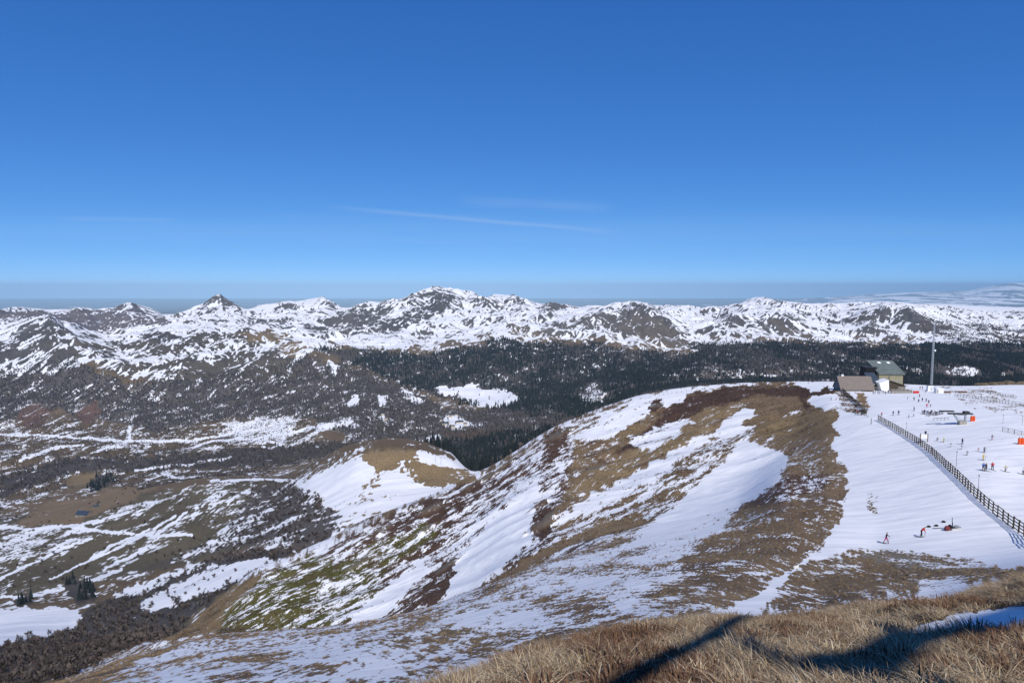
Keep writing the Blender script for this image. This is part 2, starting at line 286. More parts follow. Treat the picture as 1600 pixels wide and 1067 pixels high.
MOSS = np.array((.085, .080, .020)); ROCK = np.array((.20, .175, .14)); DUSK = np.array((.072, .060, .052)); GREY = np.array((.098, .088, .081))
OLIVE = np.array((.105, .084, .050))
SN = np.full(YY.shape, 0.5); GC = np.empty(YY.shape + (3,)); GC[:] = BROWN
CON = np.zeros(YY.shape); BAR = np.zeros(YY.shape); SHR = np.zeros(YY.shape)
def setsn(m, v): SN[:] = SN * (1 - m) + v * m
def setgc(m, c): GC[:] = GC * (1 - m[..., None]) + np.asarray(c) * m[..., None]
def P(poly, a, b, sn=None, gc=None, f=4.0, con=None, bar=None, shr=None):
    m = paint(poly, a, b, f)
    if sn is not None: setsn(m, sn)
    if gc is not None: setgc(m, gc)
    for arr, v in ((CON, con), (BAR, bar), (SHR, shr)):
        if v is not None: arr[:] = arr * (1 - m) + v * m
# zones
kn = 1 - sstep(3.6, 4.6, KK); setsn(kn, 0.0); setgc(kn, BROWN * .55)
face = sstep(7.6, 8.4, KK) * (1 - sstep(12.3, 12.9, KK))
setgc(face, BROWN * 0.8)
val = sstep(12.2, 12.8, KK) * (1 - sstep(19.5, 20.5, KK)); setsn(val, 0.34); setgc(val, BROWN * 0.7)
mt = sstep(19.6, 20.6, KK); setsn(mt, 0.84); setgc(mt, GREY)
far = sstep(24.2, 25, KK); setsn(far, 0.80)
pl = sstep(25.2, 26, KK); setsn(pl, 0.10 + 0.42 * sstep(1180, 1330, PX) * (1 - sstep(28.2, 28.8, KK))); setgc(pl, (.15, .17, .17))
P([(1408,996),(1430,978),(1500,957),(1600,946),(1700,939),(1700,974),(1600,982),(1500,988),(1440,1000)], 2, 19, 1.05, None, 3)
# near slope and ski slope
a, b = 19, 470
P([(-300,1200),(-300,1060),(110,1062),(200,1028),(300,998),(340,996),(290,1016),(190,1045),(110,1090)], 60, 250, .28, BROWN)
P([(300,998),(560,974),(700,940),(840,888),(1000,845),(1100,850),(1000,930),(850,1000),(600,1062),(150,1067)], a, 180, .55, BROWN)
P([(620,1067),(700,1040),(900,975),(1000,950),(960,985),(760,1045),(690,1067)], a, 140, .50, BROWN)
P([(960,970),(1010,930),(1080,885),(1150,845),(1200,790),(1215,730),(1160,690),(1180,660),(1250,640),(1312,640),(1318,700),(1325,760),(1300,830),(1240,888),(1140,950),(1040,970)], a, 430, .33, BROWN * 1.15, 6)
P([(1060,880),(1150,800),(1230,760),(1300,780),(1290,840),(1200,870),(1100,930)], a, 300, .36, BROWN)
P([(1080,760),(1180,742),(1290,745),(1290,765),(1200,790),(1100,800)], a, 300, .38, HEATH * 1.6, 8)
P([(975,855),(1010,828),(1100,750),(1165,690),(1210,705),(1235,712),(1215,745),(1190,770),(1120,812),(1040,848)], a, 430, .97, None, 5)
P([(700,960),(840,930),(1010,858),(1060,838),(1160,780),(1120,830),(1000,890),(840,950),(720,985)], a, 250, .66, None, 6)
P([(1300,590),(1340,625),(1362,652),(1310,640),(1300,700),(1325,740),(1320,790),(1300,830),(1285,862),(1240,888),(1190,925),(1140,951),(1190,957),(1258,905),(1290,868),(1330,856),(1400,858),(1500,868),(1560,885),(1600,886),(1900,860),(1900,585)], a, 480, 1.05, None, 2.5)
P([(1245,886),(1300,866),(1330,858),(1450,866),(1545,892),(1600,893),(1600,905),(1450,935),(1330,940),(1190,957),(1215,920)], a, 120, .36, BROWN, 3)
P([(1280,905),(1360,872),(1440,880),(1420,905),(1330,925),(1220,945)], a, 120, .24, BROWN * .9, 4)
P([(1345,862),(1400,862),(1480,880),(1470,890),(1400,885),(1350,872)], a, 120, .40, ROCK, 3)
P([(1440,905),(1540,896),(1570,905),(1500,922),(1430,930)], a, 120, .66, None, 3)
P([(1352,768),(1368,766),(1372,800),(1356,806)], a, 200, .60, BROWN, 2)
P([(1470,612),(1600,625),(1850,640),(1850,660),(1600,652),(1500,632)], 200, 480, .66, BROWN, 4)
P([(1455,603),(1540,606),(1600,622),(1560,622),(1480,612)], 200, 480, .60, BROWN, 3)
P([(1335,612),(1348,612),(1358,628),(1350,640),(1340,625)], 250, 430, .2, TAN, 2)
# ridge above the cliffs
a, b = 195, 560
P([(830,720),(900,690),(1000,640),(1090,612),(1200,600),(1310,600),(1310,650),(1240,660),(1180,660),(1100,690),(1000,740),(900,800),(840,810)], 240, 480, .30, BROWN * .95)
P([(1040,640),(1090,612),(1180,603),(1300,604),(1300,618),(1262,622),(1262,640),(1180,640),(1060,660),(1000,700),(960,710)], a, 480, .16, HEATH, 4)
P([(1100,640),(1180,618),(1250,618),(1255,640),(1180,650)], a, 480, .15, BROWN, 4)
P([(880,770),(960,720),(1100,640),(1170,632),(1130,665),(1040,720),(940,780)], a, 480, .30, TAN * .8, 5)
P([(1180,655),(1300,640),(1310,680),(1230,690),(1180,680)], a, 480, .16, TAN * .72, 5)
P([(1266,620),(1312,616),(1312,637),(1268,637)], a, 480, 1.0, None, 2)
P([(1210,597),(1320,594),(1320,604),(1262,612),(1262,604)], a, 480, .95, None, 1.5)
P([(894,690),(931,659),(1000,622),(1069,605),(1180,598),(1080,612),(1066,627),(1019,643),(956,684)], a, 480, .78, HEATH, 3)
P([(1017,628),(1030,622),(1038,632),(1030,645),(1017,642)], a, 480, .1, HEATH, 2)
P([(1115,680),(1125,664),(1170,638),(1180,640),(1168,655),(1158,662),(1182,664),(1160,677)], a, 480, 1.0, None, 2)
P([(864,826),(895,792),(947,762),(1000,735),(1080,690),(1130,672),(1090,700),(1000,765),(938,790)], a, 480, .74, BROWN, 3)
P([(980,690),(1060,655),(1085,660),(1010,705)], a, 480, .7, None, 3)
# cliff face
P([(340,985),(480,868),(600,810),(700,770),(770,740),(850,690),(880,670),(900,700),(870,800),(860,860),(700,950),(560,978)], a, b, .50, HEATH * 1.2, 4)
P([(560,850),(600,812),(690,775),(760,740),(800,760),(720,800),(690,850),(640,880),(580,880)], a, b, .40, HEATH, 4)
P([(262,1000),(274,968),(332,932),(412,893),(400,920),(350,985)], a, b, .2, TAN * .62, 3)
P([(340,992),(352,955),(410,903),(480,868),(525,872),(500,925),(440,985)], a, b, .38, MOSS * 1.05, 4)
P([(500,900),(580,850),(640,830),(690,790),(690,830),(620,880),(560,930)], a, b, .42, MOSS, 5)
P([(440,985),(500,925),(540,905),(600,900),(560,976)], a, b, .52, MOSS, 4)
P([(838,745),(842,784),(831,812),(829,845),(794,880),(759,906),(724,932),(684,948),(652,952),(698,906),(724,862),(772,808),(807,770)], a, b, 1.0, None, 2.5)
P([(536,978),(566,950),(610,912),(664,876),(668,890),(620,942),(580,974)], a, b, .92, None, 3)
P([(700,860),(760,800),(830,730),(850,740),(780,800),(720,860)], a, b, .60, HEATH, 3)
P([(835,820),(850,795),(868,800),(862,835),(842,845)], a, b, .22, HEATH, 3)
P([(845,690),(870,668),(890,672),(880,700),(855,720)], a, b, .3, HEATH * 1.3, 3)
P([(660,780),(690,775),(695,810),(672,830),(658,810)], a, b, .25, HEATH, 3)
P([(640,955),(690,880),(715,880),(690,945)], a, b, .30, HEATH, 3)
P([(750,920),(810,880),(870,845),(1000,800),(1010,820),(900,870),(800,905)], a, b, .22, BROWN, 3)
# valley
a, b = 340, 3300
P([(-300,1100),(-300,985),(0,1000),(110,985),(140,950),(250,905),(330,872),(420,858),(490,862),(400,900),(330,940),(265,1000),(110,1066),(0,1090)], a, 900, .06, DUSK, 4, shr=1)
P([(-300,1110),(-300,985),(0,1000),(110,985),(200,950),(258,992),(200,1012),(110,1056),(0,1085)], 190, 900, .14, DUSK, 4, shr=1)
P([(-300,940),(-300,1010),(0,1008),(60,995),(113,980),(135,958),(100,950),(0,952)], a, 900, .97, None, 2, shr=0)
P([(-300,760),(0,752),(120,760),(260,768),(400,748),(470,756),(430,800),(400,850),(300,880),(180,905),(0,935),(-300,940)], a, 1300, .32, OLIVE, 4, shr=.05)
P([(-300,820),(0,818),(120,818),(140,835),(60,880),(0,905),(-300,920)], a, 1300, .48, OLIVE, 4)
P([(30,820),(60,790),(180,765),(240,760),(200,785),(120,818)], 700, 1700, .16, BROWN, 3)
P([(330,770),(400,752),(410,775),(380,830),(360,850),(330,830)], a, 1300, .45, OLIVE, 4)
P([(400,760),(470,752),(520,790),(565,800),(560,828),(480,862),(400,850),(330,862),(230,890),(350,840)], a, 1200, .42, DUSK * 1.25, 12, shr=.75)
P([(210,940),(300,900),(330,880),(490,866),(440,886),(380,905),(300,935),(225,958)], a, 900, .72, None, 3, shr=.12)
P([(170,930),(240,902),(300,878),(325,878),(250,917),(200,938)], a, 900, .68, None, 3, shr=.15)
P([(460,757),(500,738),(560,710),(610,702),(700,716),(765,742),(740,765),(690,775),(600,812),(540,835),(530,800),(500,780)], a, 1300, .62, TAN * .72, 3, shr=0)
P([(470,757),(500,740),(560,714),(600,722),(580,745),(520,778),(480,772)], a, 1300, .92, None, 2)
P([(560,712),(610,702),(650,705),(655,714),(600,737),(575,726)], a, 1300, .02, TAN * .8, 2)
P([(655,706),(700,714),(765,741),(735,743),(690,730),(650,716)], a, 1300, .97, None, 2)
P([(590,745),(640,735),(640,760),(600,770)], a, 1300, .85, None, 2)
P([(650,720),(730,735),(740,755),(670,765),(640,740)], a, 1300, .30, TAN * .7, 3)
P([(580,775),(650,768),(700,755),(720,762),(640,790),(600,805)], a, 1300, .75, None, 3)
P([(-300,640),(0,655),(130,650),(260,660),(480,648),(500,700),(400,745),(260,765),(120,760),(0,800),(-300,800)], 1300, 3200, .38, BROWN * .55, 5, shr=.3)
P([(0,775),(60,755),(130,735),(250,735),(460,725),(560,700),(560,690),(400,700),(250,715),(100,720),(0,745)], 1300, 3000, .22, DUSK, 4, shr=.6, bar=.5)
P([(350,660),(420,645),(470,655),(440,690),(380,690)], 1500, 3200, .66, None, 4)
def line(pts, ymin, ymax, sn=1.0, w=1.6, gc=None, jit=.35):
    p = np.array(pts, float); qx = PX + (JX - PX) * jit; qy = PY + (JY - PY) * jit
    sel = (YY > ymin) & (YY < ymax) & (qx > p[:, 0].min() - 6) & (qx < p[:, 0].max() + 6) & (qy > p[:, 1].min() - 6) & (qy < p[:, 1].max() + 6)
    x = qx[sel]; y = qy[sel]; d = np.full(x.shape, 1e9)
    for (ax, ay), (bx, by) in zip(p[:-1], p[1:]):
        L_ = (bx - ax) ** 2 + (by - ay) ** 2; t = np.clip(((x - ax) * (bx - ax) + (y - ay) * (by - ay)) / L_, 0, 1)
        d = np.minimum(d, np.hypot(x - ax - t * (bx - ax), y - ay - t * (by - ay)))
    m = np.zeros_like(YY); m[sel] = 1 - sstep(w * .6, w * 1.5, d); setsn(m, sn)
    if gc is not None: setgc(m, gc)
    for arr in (CON, BAR, SHR): arr[:] = arr * (1 - m)
for q in ([(-60,822),(0,824),(60,826),(110,822),(160,812),(200,800)], [(110,823),(160,830),(240,836),(300,836)], [(0,905),(40,885),(90,860),(140,842)], [(80,905),(130,880),(180,850),(215,836),(250,820),(275,805)],
          [(140,875),(170,862),(210,842),(240,830)], [(160,890),(200,872),(235,852)], [(245,835),(275,812),(290,800)], [(325,848),(350,845),(390,838)], [(300,905),(380,880),(420,872)],
          [(330,752),(400,748),(470,752)], [(0,932),(60,930),(130,910),(190,890)], [(430,842),(470,868)]):
    line(q, 340, 1400, 1.1, 1.5)
for q in ([(0,678),(60,680),(130,685),(200,690),(300,688),(400,672)], [(395,690),(410,683),(440,680),(480,670),(520,660),(560,650)], [(255,738),(262,744),(280,748),(310,745)], [(300,700),(330,690),(380,685)],
          [(150,705),(200,690),(205,665)], [(30,720),(80,700),(130,695)], [(410,697),(425,702),(440,694),(420,690),(412,693)], [(210,735),(260,728),(320,722),(360,715)], [(560,672),(600,668),(640,655)],
          [(680,652),(700,646),(720,650),(727,660),(715,668)], [(750,690),(770,698),(800,708),(830,714)]):
    line(q, 1300, 3300, 1.1, 1.3)
P([(100,757),(112,745),(140,738),(165,745),(160,757),(120,762)], 1200, 2600, .12, TAN * .6, 2, shr=0)
P([(95,915),(112,900),(145,915),(150,940),(120,945)], 340, 1000, .1, DUSK, 3, con=.8)
P([(15,938),(45,928),(52,945),(25,950)], 340, 1000, .1, DUSK, 3, con=.8)
P([(135,765),(150,740),(175,745),(175,765)], 1200, 2600, .2, DUSK, 2, con=.6)
# woods
P([(-300,580),(0,578),(110,562),(200,600),(300,588),(420,575),(480,556),(560,578),(640,610),(690,640),(900,640),(890,690),(800,705),(700,705),(560,690),(480,650),(350,655),(240,675),(180,660),(90,640),(0,662),(-300,660)], 1300, 4600, .34, DUSK * 1.35, 4, bar=1.0, shr=0)
P([(30,640),(60,625),(80,640),(70,665),(40,670)], 2000, 4600, .25, (.12,.07,.05), 3, bar=.1)
P([(120,640),(150,625),(160,650),(130,665)], 2000, 4600, .2, (.12,.07,.05), 3, bar=.1)
P([(690,672),(800,672),(880,690),(860,700),(780,690),(690,682)], 1300, 3300, .04, (.13,.075,.05), 2, bar=.9)
P([(490,545),(540,545),(650,556),(700,550),(780,532),(830,538),(930,538),(985,548),(1080,556),(1110,545),(1200,545),(1300,538),(1420,545),(1500,535),(1850,545),(1850,625),(1300,605),(1080,615),(1000,630),(890,680),(850,650),(770,640),(640,608),(560,572)], 2000, 5200, .34, DUSK, 5, con=.75, bar=.45, shr=0)
P([(560,560),(680,575),(760,600),(860,600),(1000,580),(1100,590),(1080,612),(1000,622),(890,660),(780,640),(650,605)], 2000, 5200, .25, DUSK, 5, con=1.0, bar=.15)
P([(1080,540),(1280,535),(1330,560),(1250,590),(1120,570)], 2000, 5200, .33, DUSK, 5, con=.45, bar=.9)
P([(600,697),(720,690),(860,668),(860,690),(800,745),(750,750),(700,716)], 1000, 3000, .30, DUSK, 3, con=.7, bar=.5)
P([(1440,540),(1850,545),(1850,620),(1440,610)], 2000, 5200, .2, DUSK, 4, con=1.0, bar=.1)
for q in ([(677,608),(700,605),(740,601),(752,609),(800,611),(810,625),(790,634),(745,635),(712,621)], [(624,607),(640,611),(656,630),(645,628)], [(1480,575),(1510,570),(1530,580),(1515,590),(1490,586)],
          [(545,620),(558,615),(560,635),(546,640)], [(588,622),(605,618),(605,634),(590,634)], [(515,560),(530,570),(527,590),(515,580)], [(905,615),(930,600),(950,612),(940,630),(915,628)]):
    P(q, 1500, 5200, 1.0 if q[0][0] < 700 else .62, None, 1.5, con=0, bar=.02 if q[0][0] < 700 else .5, shr=0)
for q in ([(690,655),(725,650),(735,665),(700,670)], [(590,655),(600,645),(610,665)], [(500,665),(545,655),(560,662),(470,682)], [(640,690),(680,680),(690,690),(650,700)]):
    P(q, 1500, 3300, .72, None, 2, con=0, bar=.1)
# mountains
a, b = 3300, 9000
P([(-300,560),(-300,500),(0,535),(45,512),(78,505),(130,545),(140,560),(100,580),(0,590)], a, 5000, .62, GREY * .8, 4)
P([(40,560),(60,515),(85,508),(135,548),(120,575)], a, 5000, .66, (.085,.074,.064), 6)
P([(100,545),(180,535),(260,522),(330,520),(450,525),(490,545),(440,585),(330,595),(200,590),(130,560)], a, 5200, .56, (.088,.073,.056), 4)
P([(300,590),(350,560),(460,560),(480,590),(400,600)], a, 5200, .42, (.09,.075,.058), 4)
P([(200,525),(260,518),(300,528),(260,535)], a, 5200, .15, DUSK, 3)
P([(365,522),(420,515),(455,525),(440,535),(390,532)], a, 5300, .18, TAN * .6, 3)
P([(430,540),(470,532),(480,545),(450,560)], a, 5300, .25, TAN * .6, 3)
P([(-300,484),(0,487),(110,487),(200,480),(262,495),(265,520),(150,530),(0,512),(-300,512)], 5000, b, .48, (.135,.115,.115), 4)
P([(330,500),(450,498),(495,535),(470,545),(400,520),(330,515)], 4900, b, .5, GREY, 4)
P([(480,520),(530,490),(590,485),(640,505),(600,530),(540,530)], 4900, b, .45, GREY, 4)
P([(585,532),(600,505),(650,478),(690,460),(712,462),(690,490),(640,510),(612,530)], 4900, b, .42, GREY * .8, 3)
P([(655,465),(675,457),(690,458),(680,466)], 5500, b, .1, GREY * .9, 2)
P([(840,515),(930,490),(970,482),(1005,488),(1010,520),(960,535),(880,540)], 4600, b, .50, (.11,.097,.084), 4)
P([(965,512),(1000,487),(1030,500),(1090,550),(1060,545),(1010,520)], 4300, b, .24, (.12,.10,.08), 3)
P([(1060,520),(1150,498),(1240,500),(1220,525),(1140,525)], 4300, b, .55, GREY, 4)
P([(1195,498),(1215,497),(1245,525),(1225,520)], 4300, b, .1, (.12,.10,.08), 2)
P([(1320,500),(1390,483),(1440,490),(1480,510),(1400,530),(1340,520)], 4300, b, .58, GREY, 4)
P([(1440,500),(1600,510),(1850,515),(1850,550),(1500,535),(1430,520)], 4300, b, .58, DUSK * 1.3, 4, bar=.2)

SN -= .20 * SPUR * (SN > .3) * (1 - .6 * (KK < 20))
setgc(CRAG * .7, ROCK * .7); setsn(CRAG * .9, .30)
# snow lies in streaks: along the contours near by, down the fall lines on cliffs and mountains
x_, y_ = L(KN)
n_near = full(KN, oriented(FA, 4.5, .75, 71, 3, fbm, 8, KN, .7) * .85 + fbm(x_ / 10, y_ / 22, 5, 72, .8) * 1.1)
KC = krows(7.4, 12.2); x_, y_ = L(KC); ca, sa = math.cos(R(44)), math.sin(R(44))
u_ = x_ * ca + y_ * sa; v_ = -x_ * sa + y_ * ca
n_face = full(KC, fbm(u_ / 24, v_ / 5, 3, 73, .6) * .7 + fbm(u_ / 5, v_ / 1.2, 3, 173, .7) * .75 + fbm(x_ / 5, y_ / 5, 4, 74, .8) * .7)
x_, y_ = L(KV)
n_val = full(KV, oriented(FA, 110, 22, 75, 3, fbm, 6, KV, .7) * .6 + fbm(x_ / 55, y_ / 130, 5, 76, .85) * 1.25)
dzu = np.gradient(ZZ, axis=1); dzv = np.gradient(ZZ, axis=0)
steep = smooth(np.hypot((dzu * dv_y - dzv * du_y) / det, (du_x * dzv - dv_x * dzu) / det), 2)
FMF = np.arctan2(smooth((du_x * dzv - dv_x * dzu) / det, 4), smooth((dzu * dv_y - dzv * du_y) / det, 4))
x_, y_ = L(KM)
n_mt = full(KM, oriented(FMF, 430, 34, 77, 3, fbm, 12, KM, .76) * 1.4 + fbm(x_ / 230, y_ / 230, 5, 78, .78) * .8) - full(KM, np.clip((steep[KM] - np.median(steep[KM])) / steep[KM].std(), -1.6, 1.8) * .22)
n_mt[KM] = (n_mt[KM] - n_mt[KM].mean()) / n_mt[KM].std() * .62
x_, y_ = L(KF); n_far = full(KF, fbm(x_ / 1800, y_ / 5000, 4, 79) * 1.2)
wf = sstep(7.6, 8.4, KK) * (1 - sstep(11.2, 12, KK)) * (1 - sstep(1250, 1330, PX))
wv = sstep(11.6, 12.4, KK); wm = sstep(19.2, 20.4, KK); wfar = sstep(24, 25, KK)
NN = n_near * (1 - wf) + n_face * wf
NN = NN * (1 - wv) + n_val * wv; NN = NN * (1 - wm) + n_mt * wm; NN = NN * (1 - wfar) + n_far * wfar
VV = SN + 0.5 * np.clip(NN * 1.25, -1.0, 1.0)
VV = np.where(SN > 1.0, np.maximum(VV, .62), VV)
VV = np.where(SN < .045, np.minimum(VV, .3), VV)
# colour of the bare ground varies too
cv = 1 + .28 * fbm(XX / 11, YY / 11, 3, 81) * (1 - wv) + .35 * fbm(XX / 90, YY / 90, 3, 82) * wv
hm = np.clip(fbm(XX / 16 + 9, YY / 16, 4, 83) * 1.6, 0, 1) * (1 - wv) * (KK > 4.4)
GC = GC * (1 - .75 * hm[..., None]) + HEATH * 1.2 * (.75 * hm[..., None])
tm = np.clip(fbm(XX / 20 + 5, YY / 50, 4, 84, .65) * 2.2, 0, 1) * (1 - wv) * (KK > 7.5) * (1 - CRAG)
gl = GC.mean(-1); tm = tm * sstep(.05, .09, gl)
GC = GC * (1 - .65 * tm[..., None]) + TAN * .78 * (.65 * tm[..., None])
GC = GC * np.clip(cv, .5, 1.6)[..., None]

# ------------------------------------------------------------------ land materials and meshes
def newmat(name):
    m = bpy.data.materials.new(name); m.use_nodes = True
    n = m.node_tree.nodes; n.clear()
    o = n.new('ShaderNodeOutputMaterial'); p = n.new('ShaderNodeBsdfPrincipled')
    m.node_tree.links.new(p.outputs[0], o.inputs['Surface'])
    p.inputs['Roughness'].default_value = .9; p.inputs['Specular IOR Level'].default_value = .15
    return m, n, m.node_tree.links, p
def land_mat(name, sc, stretch, rot, fine, bump, bdist):
    m, n, l, p = newmat(name)
    geo = n.new('ShaderNodeNewGeometry')
    va = n.new('ShaderNodeAttribute'); va.attribute_name = 'cover'
    ca_ = n.new('ShaderNodeAttribute'); ca_.attribute_name = 'ground'
    mp = n.new('ShaderNodeMapping'); mp.inputs['Rotation'].default_value = (0, 0, -rot); 
    mp2 = n.new('ShaderNodeMapping'); mp2.inputs['Scale'].default_value = (1 / stretch, 1, 1)
    l.new(geo.outputs['Position'], mp.inputs['Vector']); l.new(mp.outputs[0], mp2.inputs['Vector'])
    nz = n.new('ShaderNodeTexNoise'); nz.inputs['Scale'].default_value = sc; nz.inputs['Detail'].default_value = 5; nz.inputs['Roughness'].default_value = .62
    l.new(mp2.outputs[0], nz.inputs['Vector'])
    ma = n.new('ShaderNodeMath'); ma.operation = 'MULTIPLY_ADD'; ma.inputs[1].default_value = fine; 
    sb = n.new('ShaderNodeMath'); sb.operation = 'SUBTRACT'; sb.inputs[1].default_value = .5
    l.new(nz.outputs['Fac'], sb.inputs[0]); l.new(sb.outputs[0], ma.inputs[0]); l.new(va.outputs['Fac'], ma.inputs[2])
    ss = n.new('ShaderNodeMapRange'); ss.interpolation_type = 'SMOOTHSTEP'; ss.inputs[1].default_value = .46; ss.inputs[2].default_value = .54
    l.new(ma.outputs[0], ss.inputs[0])
    nz2 = n.new('ShaderNodeTexNoise'); nz2.inputs['Scale'].default_value = sc * 2.3; nz2.inputs['Detail'].default_value = 5; nz2.inputs['Roughness'].default_value = .7
    l.new(geo.outputs['Position'], nz2.inputs['Vector'])
    vr = n.new('ShaderNodeMapRange'); vr.inputs[1].default_value = .25; vr.inputs[2].default_value = .75; vr.inputs[3].default_value = .3; vr.inputs[4].default_value = 1.75
    l.new(nz2.outputs['Fac'], vr.inputs[0])
    gm = n.new('ShaderNodeVectorMath'); gm.operation = 'SCALE'; l.new(ca_.outputs['Color'], gm.inputs[0]); l.new(vr.outputs[0], gm.inputs['Scale'])
    mx = n.new('ShaderNodeMix'); mx.data_type = 'RGBA'; l.new(ss.outputs[0], mx.inputs['Factor']); l.new(gm.outputs[0], mx.inputs[6])
    mp3 = n.new('ShaderNodeMapping'); mp3.inputs['Rotation'].default_value = (0, 0, -R(12)); mp4 = n.new('ShaderNodeMapping'); mp4.inputs['Scale'].default_value = (.14, 1, 1)
    l.new(geo.outputs['Position'], mp3.inputs['Vector']); l.new(mp3.outputs[0], mp4.inputs['Vector'])
    nz3 = n.new('ShaderNodeTexNoise'); nz3.inputs['Scale'].default_value = sc * .16; nz3.inputs['Detail'].default_value = 6; nz3.inputs['Roughness'].default_value = .68
    l.new(mp4.outputs[0], nz3.inputs['Vector'])
    sm_ = n.new('ShaderNodeMix'); sm_.data_type = 'RGBA'; sm_.inputs[6].default_value = (.68, .69, .71, 1); sm_.inputs[7].default_value = (.90, .89, .875, 1)
    sr = n.new('ShaderNodeMapRange'); sr.inputs[1].default_value = .32; sr.inputs[2].default_value = .62; l.new(nz3.outputs['Fac'], sr.inputs[0]); l.new(sr.outputs[0], sm_.inputs['Factor'])
    l.new(sm_.outputs[2], mx.inputs[7])
    l.new(mx.outputs[2], p.inputs['Base Color'])
    bp = n.new('ShaderNodeBump'); bp.inputs['Distance'].default_value = bdist
    bs = n.new('ShaderNodeMapRange'); bs.inputs[3].default_value = bump; bs.inputs[4].default_value = bump * .22
    l.new(ss.outputs[0], bs.inputs[0]); l.new(bs.outputs[0], bp.inputs['Strength'])
    bp2 = n.new('ShaderNodeBump'); bp2.inputs['Distance'].default_value = bdist * 3; bp2.inputs['Strength'].default_value = .35; l.new(nz3.outputs['Fac'], bp2.inputs['Height'])
    l.new(nz2.outputs['Fac'], bp.inputs['Height']); l.new(bp2.outputs[0], bp.inputs['Normal']); l.new(bp.outputs[0], p.inputs['Normal'])
    return m
M_near = land_mat('snow_and_dry_grass', 3.0, 3.0, R(75), .9, .9, .16)
M_val = land_mat('valley_ground', .22, 2.4, R(90), 1.0, .6, 2.0)
M_mtn = land_mat('mountain_ground', .05, 1.0, 0, .62, .7, 7.0)
M_far = land_mat('plain_ground', .002, 3.0, 0, .8, .1, 10.0)
V = np.stack([XX, YY, ZZ], -1)
def land(name, fmask, mat):
    """one stretch of the land as a mesh of its own; neighbours share their border exactly"""
    r, c = np.nonzero(fmask)
    q = np.stack([r * NC + c, r * NC + c + 1, (r + 1) * NC + c + 1, (r + 1) * NC + c], 1)
    used, inv = np.unique(q, return_inverse=True); inv = inv.reshape(-1).astype(np.int32)
    me = bpy.data.meshes.new(name)
    me.vertices.add(len(used)); me.vertices.foreach_set('co', V.reshape(-1, 3)[used].astype(np.float32).ravel())
    me.loops.add(len(inv)); me.loops.foreach_set('vertex_index', inv)
    me.polygons.add(len(q)); me.polygons.foreach_set('loop_start', np.arange(0, len(inv), 4, dtype=np.int32))
    me.polygons.foreach_set('use_smooth', np.ones(len(q), bool))
    me.update(calc_edges=True)
    at1 = me.attributes.new('cover', 'FLOAT', 'POINT'); at1.data.foreach_set('value', VV.reshape(-1)[used].astype(np.float32))
    at2 = me.attributes.new('ground', 'FLOAT_COLOR', 'POINT')
    col = np.ones((len(used), 4), np.float32); col[:, :3] = GC.reshape(-1, 3)[used]; at2.data.foreach_set('color', col.ravel())
    me.materials.append(mat)
    o = bpy.data.objects.new(name, me); C.objects.link(o); o['kind'] = 'structure'
    return o
kf = KK[:-1, :-1]
pist = (PX[:-1, :-1] > 1300) & (kf >= 5) & (kf < 12) & (SN[:-1, :-1] > .9)
land('summit_ground', kf < 4, M_near)
land('mountain_slope', (kf >= 4) & (kf < 12) & ~pist, M_near)
land('ski_slope', pist, M_near)
land('valley', (kf >= 12) & (kf < 19), M_val)
land('mountain_range', (kf >= 19) & (kf < 24), M_mtn)
land('distant_plain', kf >= 24, M_far)
from mathutils.bvhtree import BVHTree
def ground(x, y):
    """height of the land at x, y"""
    i = (x / (y + Y0) - tcol[0]) / (tcol[1] - tcol[0]); c = int(np.clip(i, 0, NC - 2)); f = i - c
    ya = YY[:, c] * (1 - f) + YY[:, c + 1] * f; za = ZZ[:, c] * (1 - f) + ZZ[:, c + 1] * f
    return float(np.interp(y, ya, za))
def hit(px, py, ymin=0.0, ymax=1e9):
    """first point of the land that the photograph shows at (px, py), between ymin and ymax metres ahead"""
    d = at(px, py, 1.0); ys = np.geomspace(max(ymin, 2.0), min(ymax, 120000), 900)
    prev = None
    for y in ys:
        g = ground(d[0] * y, y) - d[2] * y
        if g >= 0:
            if prev is None: return Vector((d[0] * y, y, ground(d[0] * y, y)))
            lo, hi = prev, y
            for _ in range(24):
                m = (lo + hi) / 2
                if ground(d[0] * m, m) - d[2] * m >= 0: hi = m
                else: lo = m
            return Vector((d[0] * hi, hi, ground(d[0] * hi, hi)))
        prev = y
    return None
